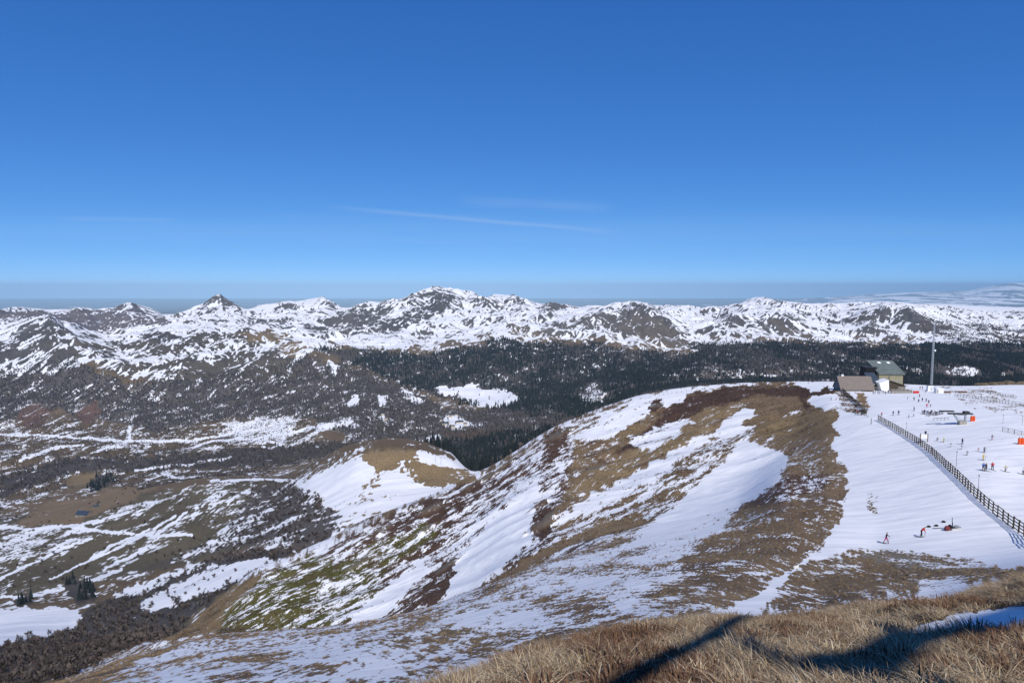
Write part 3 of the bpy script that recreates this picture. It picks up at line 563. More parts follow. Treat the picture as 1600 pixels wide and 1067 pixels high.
#SPLIT2
# ------------------------------------------------------------------ object helpers
def tag(o, label=None, cat=None, group=None, kind=None):
    for k, v in (('label', label), ('category', cat), ('group', group), ('kind', kind)):
        if v: o[k] = v
    return o
def empty(name, loc=(0, 0, 0), rz=0.0):
    o = bpy.data.objects.new(name, None); o.empty_display_size = .3; o.location = loc; o.rotation_euler = (0, 0, rz); C.objects.link(o); return o
def part(name, me, parent=None, loc=(0, 0, 0), rot=(0, 0, 0), scale=(1, 1, 1)):
    o = bpy.data.objects.new(name, me); C.objects.link(o); o.parent = parent
    o.location = loc; o.rotation_euler = rot; o.scale = scale; return o
def copy_tree(o, parent=None):
    c = o.copy(); C.objects.link(c); c.parent = parent
    for ch in list(o.children): copy_tree(ch, c)
    return c
def plain(name, col, rough=.8, var=.25, sc=3.0, metal=0.0, bump=0.0, rnd=0.0):
    """procedural paint, wood, cloth...: a base colour broken up by noise"""
    m, n, l, p = newmat(name)
    tcn = n.new('ShaderNodeTexCoord'); nz = n.new('ShaderNodeTexNoise'); nz.inputs['Scale'].default_value = sc; nz.inputs['Detail'].default_value = 4
    l.new(tcn.outputs['Object'], nz.inputs['Vector'])
    mr = n.new('ShaderNodeMapRange'); mr.inputs[1].default_value = .25; mr.inputs[2].default_value = .75; mr.inputs[3].default_value = 1 - var; mr.inputs[4].default_value = 1 + var
    l.new(nz.outputs['Fac'], mr.inputs[0]); src = mr.outputs[0]
    if rnd:
        oi = n.new('ShaderNodeObjectInfo'); m2 = n.new('ShaderNodeMapRange'); m2.inputs[3].default_value = 1 - rnd; m2.inputs[4].default_value = 1 + rnd
        l.new(oi.outputs['Random'], m2.inputs[0]); mm = n.new('ShaderNodeMath'); mm.operation = 'MULTIPLY'; l.new(src, mm.inputs[0]); l.new(m2.outputs[0], mm.inputs[1]); src = mm.outputs[0]
    vm = n.new('ShaderNodeVectorMath'); vm.operation = 'SCALE'; vm.inputs[0].default_value = col[:3]; l.new(src, vm.inputs['Scale'])
    l.new(vm.outputs[0], p.inputs['Base Color']); p.inputs['Roughness'].default_value = rough; p.inputs['Metallic'].default_value = metal
    if bump:
        bp = n.new('ShaderNodeBump'); bp.inputs['Strength'].default_value = bump; bp.inputs['Distance'].default_value = .02
        l.new(nz.outputs['Fac'], bp.inputs['Height']); l.new(bp.outputs[0], p.inputs['Normal'])
    return m
def mesh(name, verts, faces, mats, mi=None, smooth_=False):
    me = bpy.data.meshes.new(name); me.from_pydata([tuple(v) for v in verts], [], faces)
    for m in (mats if isinstance(mats, (list, tuple)) else [mats]): me.materials.append(m)
    if mi is not None: me.polygons.foreach_set('material_index', mi)
    if smooth_: me.polygons.foreach_set('use_smooth', [True] * len(me.polygons))
    me.update(); return me
class MB:
    """collects boxes, bars and tubes for one mesh"""
    def __init__(s): s.v = []; s.f = []; s.m = []
    def add(s, v, f, mi=0):
        o = len(s.v); s.v += [tuple(q) for q in v]; s.f += [tuple(i + o for i in q) for q in f]; s.m += [mi] * len(f); return s
    def box(s, c, d, mi=0, rz=0.0):
        x, y, z = (q / 2 for q in d); ca_, sa_ = math.cos(rz), math.sin(rz)
        v = [(c[0] + a * ca_ - b * sa_, c[1] + a * sa_ + b * ca_, c[2] + e) for e in (-z, z) for a, b in ((-x, -y), (x, -y), (x, y), (-x, y))]
        return s.add(v, [(3, 2, 1, 0), (4, 5, 6, 7), (0, 1, 5, 4), (1, 2, 6, 5), (2, 3, 7, 6), (3, 0, 4, 7)], mi)
    def tube(s, a, b, r0, r1=None, n=6, mi=0):
        a = Vector(a); b = Vector(b); r1 = r0 if r1 is None else r1; d = (b - a).normalized()
        u = d.orthogonal().normalized(); w = d.cross(u); v = []
        for c, r in ((a, r0), (b, r1)):
            for i in range(n): t = 2 * math.pi * i / n; v.append(c + u * math.cos(t) * r + w * math.sin(t) * r)
        f = [(i, (i + 1) % n, n + (i + 1) % n, n + i) for i in range(n)] + [tuple(range(n - 1, -1, -1)), tuple(range(n, 2 * n))]
        return s.add(v, f, mi)
    def bar(s, a, b, w, h, mi=0, up=(0, 0, 1)):
        a = Vector(a); b = Vector(b); d = (b - a).normalized(); sd = d.cross(Vector(up)).normalized() * (w / 2); uu = sd.cross(d).normalized() * (h / 2)
        v = [p + sg * sd + tg * uu for p in (a, b) for sg, tg in ((-1, -1), (1, -1), (1, 1), (-1, 1))]
        return s.add(v, [(3, 2, 1, 0), (4, 5, 6, 7), (0, 1, 5, 4), (1, 2, 6, 5), (2, 3, 7, 6), (3, 0, 4, 7)], mi)
    def mesh(s, name, mats, smooth_=False): return mesh(name, s.v, s.f, mats, s.m, smooth_)
    def build(s, name, mats, parent=None, loc=(0, 0, 0), rot=(0, 0, 0), smooth_=False): return part(name, s.mesh(name, mats, smooth_), parent, loc, rot)
def scatter(name, pts, scales, protos, label, cat, group=None):
    """one mass nobody could count: many instances of a few shapes over the given points"""
    me = bpy.data.meshes.new(name); me.vertices.add(len(pts)); me.vertices.foreach_set('co', np.asarray(pts, np.float32).ravel())
    a_ = me.attributes.new('scl', 'FLOAT', 'POINT'); a_.data.foreach_set('value', np.asarray(scales, np.float32))
    o = bpy.data.objects.new(name, me); C.objects.link(o); tag(o, label, cat, group, 'stuff')
    ng = bpy.data.node_groups.new(name, 'GeometryNodeTree')
    ng.interface.new_socket('Geometry', in_out='INPUT', socket_type='NodeSocketGeometry'); ng.interface.new_socket('Geometry', in_out='OUTPUT', socket_type='NodeSocketGeometry')
    n, l = ng.nodes, ng.links
    gi = n.new('NodeGroupInput'); go = n.new('NodeGroupOutput'); iop = n.new('GeometryNodeInstanceOnPoints')
    gj = n.new('GeometryNodeGeometryToInstance')
    for pm in reversed(protos):
        po = bpy.data.objects.new(pm.name + '_shape', pm); oi = n.new('GeometryNodeObjectInfo'); oi.inputs['Object'].default_value = po
        oi.inputs['As Instance'].default_value = True; l.new(oi.outputs['Geometry'], gj.inputs[0])
    l.new(gi.outputs[0], iop.inputs['Points']); l.new(gj.outputs[0], iop.inputs['Instance'])
    iop.inputs['Pick Instance'].default_value = True
    ri = n.new('FunctionNodeRandomValue'); ri.data_type = 'INT'; ri.inputs[4].default_value = 0; ri.inputs[5].default_value = len(protos) - 1; ri.inputs['Seed'].default_value = 3
    l.new(ri.outputs[2], iop.inputs['Instance Index'])
    rr = n.new('FunctionNodeRandomValue'); rr.data_type = 'FLOAT'; rr.inputs[2].default_value = 0; rr.inputs[3].default_value = 6.283
    cx_ = n.new('ShaderNodeCombineXYZ'); l.new(rr.outputs[1], cx_.inputs[2]); l.new(cx_.outputs[0], iop.inputs['Rotation'])
    na = n.new('GeometryNodeInputNamedAttribute'); na.data_type = 'FLOAT'; na.inputs[0].default_value = 'scl'; l.new(na.outputs[0], iop.inputs['Scale'])
    l.new(iop.outputs[0], go.inputs[0])
    md = o.modifiers.new('scatter', 'NODES'); md.node_group = ng
    return o
cell = np.abs(det[:-1, :-1])
def sow(dens, kmin=0, kmax=99, seed=1):
    """points strewn over the land with the given number per square metre"""
    rg = np.random.RandomState(seed)
    d = np.clip(dens[:-1, :-1], 0, None) * cell * ((kf >= kmin) & (kf < kmax)) * (PX[:-1, :-1] > -120) * (PX[:-1, :-1] < 1720)
    n = rg.poisson(d); r, c = np.nonzero(n); k = n[r, c]; r = np.repeat(r, k); c = np.repeat(c, k)
    u = rg.rand(len(r), 1); v = rg.rand(len(r), 1)
    return (V[r, c] * (1 - u) + V[r, c + 1] * u) * (1 - v) + (V[r + 1, c] * (1 - u) + V[r + 1, c + 1] * u) * v

# ------------------------------------------------------------------ woods and shrubs
M_con = plain('conifer_needles', (.0125, .0175, .0175), .9, .4, .25, rnd=.5)
M_bare = plain('bare_twigs', (.108, .094, .088), .95, .3, .2, rnd=.4)
M_shr = plain('shrub_twigs', (.088, .070, .060), .95, .3, .5, rnd=.4)
M_bark = plain('bark', (.10, .075, .06), .95, .3, 1.0)
def conifer_mesh(seed, h=20.0, tiers=6, crown_only=False):
    rg = random.Random(seed); v = []; f = []; mi = []
    for t in range(tiers):
        z0 = h * (.10 + .78 * t / tiers); z1 = min(h, z0 + h * .30); r = h * .19 * (1 - .86 * t / tiers); n = 7; o = len(v); ph = rg.random() * 6
        v.append((0, 0, z1))
        for i in range(n):
            a = ph + 2 * math.pi * i / n; q = r * rg.uniform(.62, 1.2); v.append((q * math.cos(a), q * math.sin(a), z0 + rg.uniform(-.03, .03) * h))
        for i in range(n): f.append((o, o + 1 + i, o + 1 + (i + 1) % n)); mi.append(0)
    if not crown_only:
        o = len(v); v += [(.3, 0, 0), (-.15, .26, 0), (-.15, -.26, 0), (0, 0, h * .4)]; f += [(o, o + 1, o + 3), (o + 1, o + 2, o + 3), (o + 2, o, o + 3)]; mi += [1] * 3
    return mesh('conifer', v, f, [M_con, M_bark], mi)
def twig_mesh(name, seed, h, spread, n, mat, trunk=True, w=.10):
    rg = random.Random(seed); v = []; f = []
    if trunk: v += [(.25, 0, 0), (-.12, .2, 0), (-.12, -.2, 0), (0, 0, h * .8)]; f += [(0, 1, 3), (1, 2, 3), (2, 0, 3)]
    for i in range(n):
        a = rg.random() * 6.283; z0 = h * rg.uniform(.18 if trunk else 0, .6); r = spread * rg.uniform(.35, 1) * (1 - .35 * z0 / h)
        z1 = min(h, z0 + h * rg.uniform(.2, .5)); x, y = r * math.cos(a), r * math.sin(a); ww = w * rg.uniform(.6, 1.5); bx, by = (x * .12, y * .12)
        px, py = -math.sin(a) * ww, math.cos(a) * ww; o = len(v)
        v += [(bx, by, z0), (x * .6 + px, y * .6 + py, (z0 + z1) / 2 + rg.uniform(-.05, .08) * h), (x, y, z1), (x * .6 - px, y * .6 - py, (z0 + z1) / 2 - .06 * h)]; f += [(o, o + 1, o + 2, o + 3)]
    return mesh(name, v, f, mat)
con_p = [conifer_mesh(i) for i in range(4)]
bare_p = [twig_mesh('bare_tree', 20 + i, 14, 4.2, 34, M_bare, True, .55) for i in range(4)]
shr_p = [twig_mesh('shrub', 40 + i, 3.4, 2.3, 26, M_shr, False, .28) for i in range(4)]
clump = np.clip(.62 + 1.35 * fbm(XX / 110, YY / 260, 4, 91, .6), 0.04, 1.5)
clump2 = np.clip(.7 + 1.2 * fbm(XX / 90, YY / 200, 4, 92, .6), 0.06, 1.5)
rg0 = np.random.RandomState(5)
tong = np.clip(.8 + 1.9 * fbm(XX / 300, YY / 900, 3, 93), .08, 1.3)
pc = sow(CON * tong * clump * .014, 12.2, 24, 11)
pb = sow(BAR * clump2 * .0105 * np.where(CON > .2, np.clip(1.5 - tong, .25, 1.2), 1), 12.2, 24, 12)
ps = sow(SHR * clump2 * .03, 8.2, 19, 13)
print('trees', len(pc), len(pb), len(ps))
# the conifers that show largest stand as trees of their own
ppx, ppy = project(pc[:, 0], pc[:, 1], pc[:, 2])
vis = (ppx > 0) & (ppx < 1600) & (pc[:, 1] < 2300)
near = np.nonzero(vis)[0]; near = near[np.argsort(pc[near, 1])][:90]
keep = np.ones(len(pc), bool); keep[near] = False
scatter('conifer_forest', pc[keep] - (0, 0, .5), rg0.uniform(.55, 1.2, keep.sum()), con_p, 'dark conifer forest on the slopes below the snowy mountains', 'forest')
scatter('bare_forest', pb - (0, 0, .4), rg0.uniform(.6, 1.15, len(pb)), bare_p, 'grey brown leafless beech woods on the valley sides', 'forest')
scatter('shrubs', ps - (0, 0, .2), rg0.uniform(.6, 1.6, len(ps)), shr_p, 'purplish brown leafless scrub on the slopes below the ridge', 'shrubs')
tree_proto = []
for i in range(3):
    cm = conifer_mesh(60 + i, 19, 9, True); tm = MB().tube((0, 0, -.6), (0, 0, 9), .32, .12, 6).mesh('trunk', M_bark); tree_proto.append((cm, tm))
for j, i in enumerate(near):
    cm, tm = tree_proto[j % 3]; e = empty('conifer_tree', pc[i], random.random() * 6.28); q = random.uniform(.6, 1.1) * (.62 if pc[i, 1] < 1000 else 1); e.scale = (q, q, q * 1.05)
    tx = ppx[i]
    if tx < 80: tag(e, 'dark conifer beside the snow meadow at the left edge', 'tree', 'conifers by the snow meadow')
    elif tx < 160 and pc[i, 1] < 1100: tag(e, 'dark conifer in the small clump right of the snow meadow', 'tree', 'conifers in the clump')
    elif tx < 300: tag(e, 'dark conifer by the earth bank in the valley', 'tree', 'conifers by the earth bank')
    else: tag(e, 'dark conifer in the wood behind the rounded snow patched hill', 'tree', 'conifers behind the rounded hill')
    part('crown', cm, e); part('trunk', tm, e)

# ------------------------------------------------------------------ dry grass on the summit
def tuft_mesh(name, seed, n, h, mats, lean=.5, width=.006):
    rg = random.Random(seed); v = []; f = []; mi = []
    for i in range(n):
        a = rg.random() * 6.283; r = rg.random() ** .6 * .16; x, y = r * math.cos(a), r * math.sin(a); L_ = h * rg.uniform(.45, 1.1)
        d = a + rg.uniform(-.9, .9); ln = rg.uniform(.15, 1.0) * lean; w = width * rg.uniform(.6, 1.5)
        px, py = -math.sin(d) * w, math.cos(d) * w; dx, dy = math.cos(d), math.sin(d); o = len(v)
        for s_, ww in ((0, 1), (.4, .9), (.75, .6)):
            b_ = ln * s_ * s_ * 1.25; z = L_ * (s_ - .28 * ln * s_ * s_)
            v += [(x + dx * b_ * L_ + px * ww, y + dy * b_ * L_ + py * ww, z), (x + dx * b_ * L_ - px * ww, y + dy * b_ * L_ - py * ww, z)]
        b_ = ln * 1.25; v.append((x + dx * b_ * L_, y + dy * b_ * L_, L_ * (1 - .38 * ln)))
        f += [(o, o + 1, o + 3, o + 2), (o + 2, o + 3, o + 5, o + 4), (o + 4, o + 5, o + 6)]; k = rg.randrange(len(mats)); mi += [k] * 3
    return mesh(name, v, f, mats, mi)
M_g = [plain('dry_grass_straw', (.37, .285, .175), .8, .3, 2, rnd=.42), plain('dry_grass_pale', (.50, .415, .285), .8, .3, 2, rnd=.3), plain('dry_grass_brown', (.185, .125, .075), .85, .3, 2, rnd=.35), plain('dry_grass_ochre', (.29, .20, .10), .85, .3, 2, rnd=.3)]
M_h = [plain('heather_stems', (.11, .062, .042), .9, .35, 3, rnd=.3), plain('heather_tips', (.17, .10, .06), .9, .35, 3, rnd=.3)]
M_g = [M_g[0], M_g[2], M_g[3], M_g[2], M_g[1], M_g[0], M_g[2]]
gr_p = [tuft_mesh('grass_tuft', 200 + i, 70, (.09, .11, .12, .10, .14, .19)[i], M_g, 2.3, .0036) for i in range(6)]
he_p = [tuft_mesh('heather_tuft', 300 + i, 60, .17, M_h, .6, .006) for i in range(4)]
gz = ((KK > .8) & (KK < 4.4)) * 1.0
strip = paint([(1408,996),(1430,978),(1500,957),(1600,946),(1700,939),(1700,974),(1600,982),(1500,988),(1440,1000)], 2, 19, 3)
hpatch = np.clip(fbm(XX / 2.0, YY / 2.6, 3, 95) * 3.2 + .05, 0, 1)
gd = gz * (1 - strip) * (1 - .75 * hpatch) * np.clip(.7 + 1.7 * fbm(XX / .8, YY / .8, 3, 96), .0, 1.8)
pg = sow(gd * 95, 0, 5, 21); pg = pg[(pg[:, 1] < 30)]
ph = sow(gz * (1 - strip) * hpatch * 50, 0, 5, 22); ph = ph[ph[:, 1] < 30]
print('grass', len(pg), len(ph))
scatter('dry_grass', pg - (0, 0, .03), rg0.uniform(.5, 1.15, len(pg)), gr_p, 'tawny dry grass covering the summit in the foreground', 'grass')
scatter('heather', ph - (0, 0, .03), rg0.uniform(.5, 1.2, len(ph)), he_p, 'reddish brown dead heather among the dry foreground grass', 'heather')
# tussocks and heather clumps standing out of the snow on the near slopes
M_t = [plain('tussock_straw', (.30, .215, .12), .9, .3, 2, rnd=.4), plain('tussock_brown', (.17, .115, .065), .9, .3, 2, rnd=.4)]
M_k = [plain('clump_dark', (.07, .042, .03), .9, .35, 2, rnd=.4), plain('clump_brown', (.11, .072, .046), .9, .35, 2, rnd=.4)]
tu_p = [tuft_mesh('tussock', 400 + i, 22, .55, M_t, 1.5, .03) for i in range(4)]; cl_p = [tuft_mesh('heather_clump', 420 + i, 22, .50, M_k, .9, .035) for i in range(4)]
bare = (1 - sstep(.42, .58, VV)) * (KK > 4.2) * (KK < 12) * (YY < 445) * (CRAG < .4)
heathy = np.clip(1.6 - 12 * (GC[..., 0] - .075) , 0, 1)
ptu = sow(bare * (1 - heathy) * np.where(YY < 130, 2.2, .6), 4, 12, 23); pcl = sow(bare * heathy * .55, 4, 12, 24)
print('tussocks', len(ptu), len(pcl))
scatter('tussock_grass', ptu - (0, 0, .05), rg0.uniform(.4, 1.15, len(ptu)) * np.interp(ptu[:, 1], (40, 110, 200), (.38, .5, .9)), tu_p, 'brown grass tussocks on the bare parts of the snowy slope', 'grass')
scatter('heather_clumps', pcl - (0, 0, .05), rg0.uniform(.4, 1.3, len(pcl)) * np.interp(pcl[:, 1], (40, 110, 220), (.34, .45, 1.0)), cl_p, 'dark heather clumps on the ridge and the cliff face', 'heather')
#SPLIT3

# ------------------------------------------------------------------ materials of built things
W_dark = plain('weathered_timber', (.075, .058, .042), .9, .35, 4, bump=.3, rnd=.25)
W_grey = plain('grey_timber', (.24, .215, .18), .9, .3, 4, rnd=.2)
W_brown = plain('brown_boards', (.16, .10, .06), .85, .35, 3, rnd=.1)
ROOF_T = plain('taupe_roof', (.20, .168, .145), .8, .12, .8)
ROOF_S = plain('slate_blue_roof', (.035, .05, .075), .6, .25, 1.0)
ROOF_G = plain('grey_green_roof', (.13, .155, .145), .7, .22, .5)
WALL_O = plain('olive_cream_wall', (.27, .245, .155), .9, .12, .6)
WALL_C = plain('cream_plaster', (.62, .54, .40), .9, .12, .8)
WALL_G = plain('grey_stone_wall', (.26, .24, .21), .9, .3, .9)
SNOWM = plain('lying_snow', (.86, .855, .845), .7, .04, 1.5)
BLACK = plain('dark_opening', (.012, .012, .014), .7, .2, 1)
GLASS = plain('window_glass', (.03, .04, .055), .15, .2, 1)
STEEL = plain('galvanised_steel', (.42, .44, .45), .45, .15, 2, metal=.6)
PALE = plain('pale_painted_steel', (.46, .48, .50), .6, .12, 2)
CONC = plain('concrete', (.33, .31, .28), .9, .2, 1.2)
ORANGE = plain('orange_padding', (.72, .10, .025), .7, .15, 2)
RED = plain('red_cloth', (.55, .035, .03), .8, .2, 2)
WHITEP = plain('white_paint', (.80, .80, .79), .6, .06, 2)
DARKM = plain('dark_machinery', (.05, .05, .05), .6, .3, 3)
ROCKM = plain('lichen_rock', (.135, .112, .085), .95, .55, .6, bump=1.0)

def house(name, loc, rz, L_, D_, hw, hr, wall, roof, label, cat='building', doors=(), wins=(), over=.4, group=None, roofover=None, chimney=False):
    """gabled building, ridge along its length; doors and windows sit on the near long wall as (x, z, width, height)"""
    e = empty(name, loc, rz); tag(e, label, cat, group)
    b = MB(); l, d = L_ / 2, D_ / 2; zb = -2.5
    v = [(-l, -d, zb), (l, -d, zb), (l, d, zb), (-l, d, zb), (-l, -d, hw), (l, -d, hw), (l, d, hw), (-l, d, hw), (-l, 0, hw + hr * .97), (l, 0, hw + hr * .97)]
    b.add(v, [(0, 1, 5, 4), (2, 3, 7, 6), (1, 2, 6, 9, 5), (3, 0, 4, 8, 7), (4, 5, 9, 8), (6, 7, 8, 9)]); b.build('wall', wall, e)
    t = .18; k = hr / d; lo = l + over; do = d + over; r = MB()
    for sg in (-1, 1):
        q = [(-lo, sg * do, hw - over * k + .06), (lo, sg * do, hw - over * k + .06), (lo, 0, hw + hr + .06), (-lo, 0, hw + hr + .06)]
        q2 = [(x, y, z + t) for x, y, z in q]; r.add(q + q2, [(0, 1, 2, 3), (7, 6, 5, 4), (0, 4, 5, 1), (1, 5, 6, 2), (3, 2, 6, 7), (0, 3, 7, 4)])
    rf = r.build('roof', roof, e)
    if chimney: MB().box((l * .4, d * .3, hw + hr * .9), (.8, .8, 1.8)).build('chimney', WALL_G, rf)
    for x, z, w, h in doors: MB().box((x, -d - .03, z + h / 2), (w, .1, h)).build('door', W_brown, e)
    for x, z, w, h in wins:
        f = MB().box((x, -d - .03, z + h / 2), (w, .1, h)).build('window', WHITEP, e); MB().box((x, -d - .09, z + h / 2), (w - .24, .04, h - .24)).build('pane', GLASS, f)
    return e
def gp(px, py, Y):
    """stand on the land below the photograph point, Y metres ahead"""
    p = at(px, py, Y); return Vector((p[0], p[1], ground(p[0], p[1])))
def loc_dir(px, Y): return at(px, 600, Y)
# --- the mountain station
sc_ = 380 / F
b1 = gp(1341, 598, 366)
e = house('restaurant', b1 + Vector((0, 5, .2)), R(-4), 17.0, 10.5, 1.0, 6.2, WALL_G, ROOF_T, 'long taupe roofed station restaurant dug into the snow beside the fence', over=.5, doors=((5.6, -.6, 1.3, 1.6),), wins=((2.4, -.3, 1.6, 1.0), (7.2, -.3, 1.2, 1.0)))
MB().box((-6, .4, 7.6), (1.1, 1.1, 1.2)).build('chimney', SNOWM, e)
for k in range(5): MB().box((3.2 + 1.2 * k, -5.75, -.5), (.2, .2, 2.4)).build('porch_post', W_dark, e)
b2 = gp(1371.5, 598, 372)
e = empty('annex', b2 + Vector((0, 4, 0)), R(-6)); tag(e, 'small annex with a steep slate blue roof and cream front wall', 'building')
MB().box((0, 0, .6), (6.0, 6.0, 5.6)).build('wall', WALL_C, e)
r = MB(); r.add([(-3.6, -3.7, 2.4), (3.7, -3.7, 2.2), (1.0, 2.6, 9.2), (-4.4, 2.6, 9.2), (-4.4, 3.4, 3.0), (3.7, 3.4, 3.0)], [(0, 1, 2, 3), (1, 5, 2), (3, 2, 5, 4), (0, 3, 4)]); r.build('roof', ROOF_S, e)
MB().box((-1.0, -3.04, .4), (1.0, .1, 2.2)).build('door', W_brown, e)
for x in (.9, 2.2): f = MB().box((x, -3.04, .9), (.9, .1, 1.1)).build('window', WHITEP, e); MB().box((x, -3.1, .9), (.65, .04, .85)).build('pane', GLASS, f)
b3 = gp(1394, 596, 402)
e = empty('cable_car_station', b3 + Vector((0, 6, .4)), R(-5)); tag(e, 'tall cable car station with grey green roof and olive cream wall', 'building')
MB().box((0, 0, 1.6), (13.6, 11, 11.6)).build('wall', WALL_O, e)
r = MB(); r.add([(-7.2, -6.2, 6.6), (7.6, -6.2, 6.6), (5.4, 5.8, 13.2), (-10.0, 5.8, 13.2), (-7.2, -6.2, 7.3), (7.6, -6.2, 7.3), (5.4, 5.8, 13.9), (-10.0, 5.8, 13.9)], [(3, 2, 1, 0), (4, 5, 6, 7), (0, 1, 5, 4), (1, 2, 6, 5), (2, 3, 7, 6), (3, 0, 4, 7)]); rf = r.build('roof', ROOF_G, e)
for k in range(2): MB().add([(-4.0 + 5.4 * k, 3.0, 12.42), (-2.9 + 5.2 * k, 2.6, 12.2), (-2.2 + 5.4 * k, 3.4, 12.64), (-3.0 + 5.4 * k, 4.4, 13.19), (-4.4 + 5.4 * k, 4.1, 13.03)], [(0, 1, 2, 3, 4)]).build('snow_patch', SNOWM, rf)
MB().tube((-1.5, 5, 13), (-1.5, 5, 16), .06).build('aerial', STEEL, e)
MB().box((-10.2, 1.5, 5.6), (6.6, 8, 9.4)).build('cabin_hall', BLACK, e)
MB().box((-10.2, 1.5, 10.45), (7.0, 8.4, .3)).build('hall_roof', DARKM, e)
MB().box((7.3, -3, 3.2), (1.0, 4.0, 6.4)).build('side_wall', BLACK, e)
for k in range(4): f = MB().box((-4.6 + 3.0 * k, -5.54, 2.6), (1.5, .1, 1.0)).build('window', WHITEP, e); MB().box((-4.6 + 3.0 * k, -5.6, 2.6), (1.25, .04, .75)).build('pane', GLASS, f)
b4 = gp(1402, 602, 368)
e = empty('timber_hut', b4 + Vector((0, 3, 0)), R(-8)); tag(e, 'dark timber hut with one roof side under thick snow', 'hut')
MB().add([(-3.6, -3, -1.5), (4.6, -3, -1.5), (4.6, 3, -1.5), (-3.6, 3, -1.5), (4.6, -3, 3.0), (4.6, 3, 3.0), (-3.6, 3, 5.6), (-3.6, -3, 5.6)], [(0, 1, 4, 7), (1, 2, 5, 4), (2, 3, 6, 5), (3, 0, 7, 6), (7, 4, 5, 6)]).build('wall', W_dark, e)
MB().add([(-4.2, -3.6, 5.9), (5.4, -3.6, 2.85), (5.4, 3.6, 2.85), (-4.2, 3.6, 5.9), (-4.2, -3.6, 6.15), (5.4, -3.6, 3.1), (5.4, 3.6, 3.1), (-4.2, 3.6, 6.15)], [(3, 2, 1, 0), (4, 5, 6, 7), (0, 1, 5, 4), (1, 2, 6, 5), (2, 3, 7, 6), (3, 0, 4, 7)]).build('roof', W_dark, e)
MB().add([(-4.3, -3.9, 6.2), (-4.3, 3.9, 6.2), (-9.2, 3.9, 4.4), (-9.2, -3.9, 4.4), (-4.0, -4.2, -1), (-4.0, 4, -1), (-9.4, 4, -1), (-7.4, -4.4, -1)], [(0, 1, 2, 3), (3, 7, 4, 0), (1, 5, 6, 2), (2, 6, 7, 3), (0, 4, 5, 1)]).build('snow_roof', SNOWM, e)
MB().box((2.7, -3.06, .9), (3.6, .1, 3.2)).build('gate', W_grey, e)
b5 = gp(1407, 608, 356)
e = empty('terrace_deck', b5, R(-5)); tag(e, 'low plank terrace in front of the timber hut', 'deck')
for k in range(5): MB().box((0, -1.5, .15 + .32 * k), (10.5, .12, .26)).build('plank', W_grey, e)
MB().box((0, .6, 1.62), (10.5, 4.0, .14)).build('floor', W_grey, e)
for k in range(6): MB().box((-5.1 + 2.04 * k, -1.35, 1.1), (.14, .14, 2.9)).build('post', W_dark, e)
b = gp(1431.5, 608, 352)
e = empty('padded_barrier', b, 0); tag(e, 'dark red padded crowd barrier beside the station terrace', 'barrier')
MB().box((0, 0, .7), (3.0, .5, 1.1)).build('pad', RED, e)
for x in (-1.3, 1.3): MB().box((x, 0, .4), (.1, .1, 1.9)).build('post', DARKM, e)
# --- mast
b = gp(1455, 607, 372); H_ = 36.6
e = empty('lattice_mast', b, R(20)); tag(e, 'tall pale lattice radio mast standing by the station', 'mast')
w0 = .38
for sx, sy in ((-1, -1), (1, -1), (1, 1), (-1, 1)): MB().bar((sx * w0, sy * w0, -1), (sx * w0 * .62, sy * w0 * .62, H_), .12, .12, up=(1, .3, 0)).build('leg', PALE, e)
for k in range(22):
    z = k * 1.55; q = w0 * (1 - .38 * z / H_); br = MB()
    cs = [(-q, -q), (q, -q), (q, q), (-q, q)]
    for i in range(4):
        a_, c_ = cs[i], cs[(i + 1) % 4]; br.bar((*a_, z), (*c_, z + 1.5), .09, .09, up=(.3, .2, 1)); br.bar((*a_, z + 1.5), (*c_, z + 1.5), .08, .08)
    br.build('bracing', PALE, e)
MB().tube((0, 0, H_), (0, 0, H_ + 1.6), .05).build('aerial', PALE, e)
MB().tube((.5, -.6, 22), (.5, -1.0, 22), .55, .5, 10).build('dish', WHITEP, e)
b = gp(1452.5, 606, 368); e = empty('equipment_cabinet', b, 0); tag(e, 'white equipment cabinet at the foot of the mast', 'cabinet')
MB().box((0, 0, 1.5), (2.6, 1.6, 3.2)).build('body', WHITEP, e); MB().box((0, 0, 3.2), (2.9, 1.9, .2)).build('roof', DARKM, e); MB().box((.5, -.82, 1.2), (.9, .06, 2.0)).build('door', PALE, e)
b = gp(1467, 611, 352); e = empty('snow_topped_shed', b, R(-6)); tag(e, 'low white shed right of the mast', 'shed')
MB().box((0, 0, 1.2), (3.6, 2.4, 2.4)).build('wall', WHITEP, e); MB().box((0, 0, 2.5), (3.9, 2.8, .25)).build('roof', SNOWM, e); MB().box((-1.2, -1.22, .9), (.8, .06, 1.8)).build('door', CONC, e)
for px_, w_, lb in ((1481, 3.2, 'low brown log stack on the snow right of the white shed'), (1505, 3.6, 'dark log stack on the snow further right of the white shed')):
    b = gp(px_, 611, 350); e = empty('log_stack', b, R(-8)); tag(e, lb, 'log stack')
    for k in range(3):
        for j in range(4 - k): MB().tube((-w_ / 2, .3 * j + .15 * k, .2 + .26 * k), (w_ / 2, .3 * j + .15 * k, .2 + .26 * k), .15, n=7).build('log', W_brown, e)
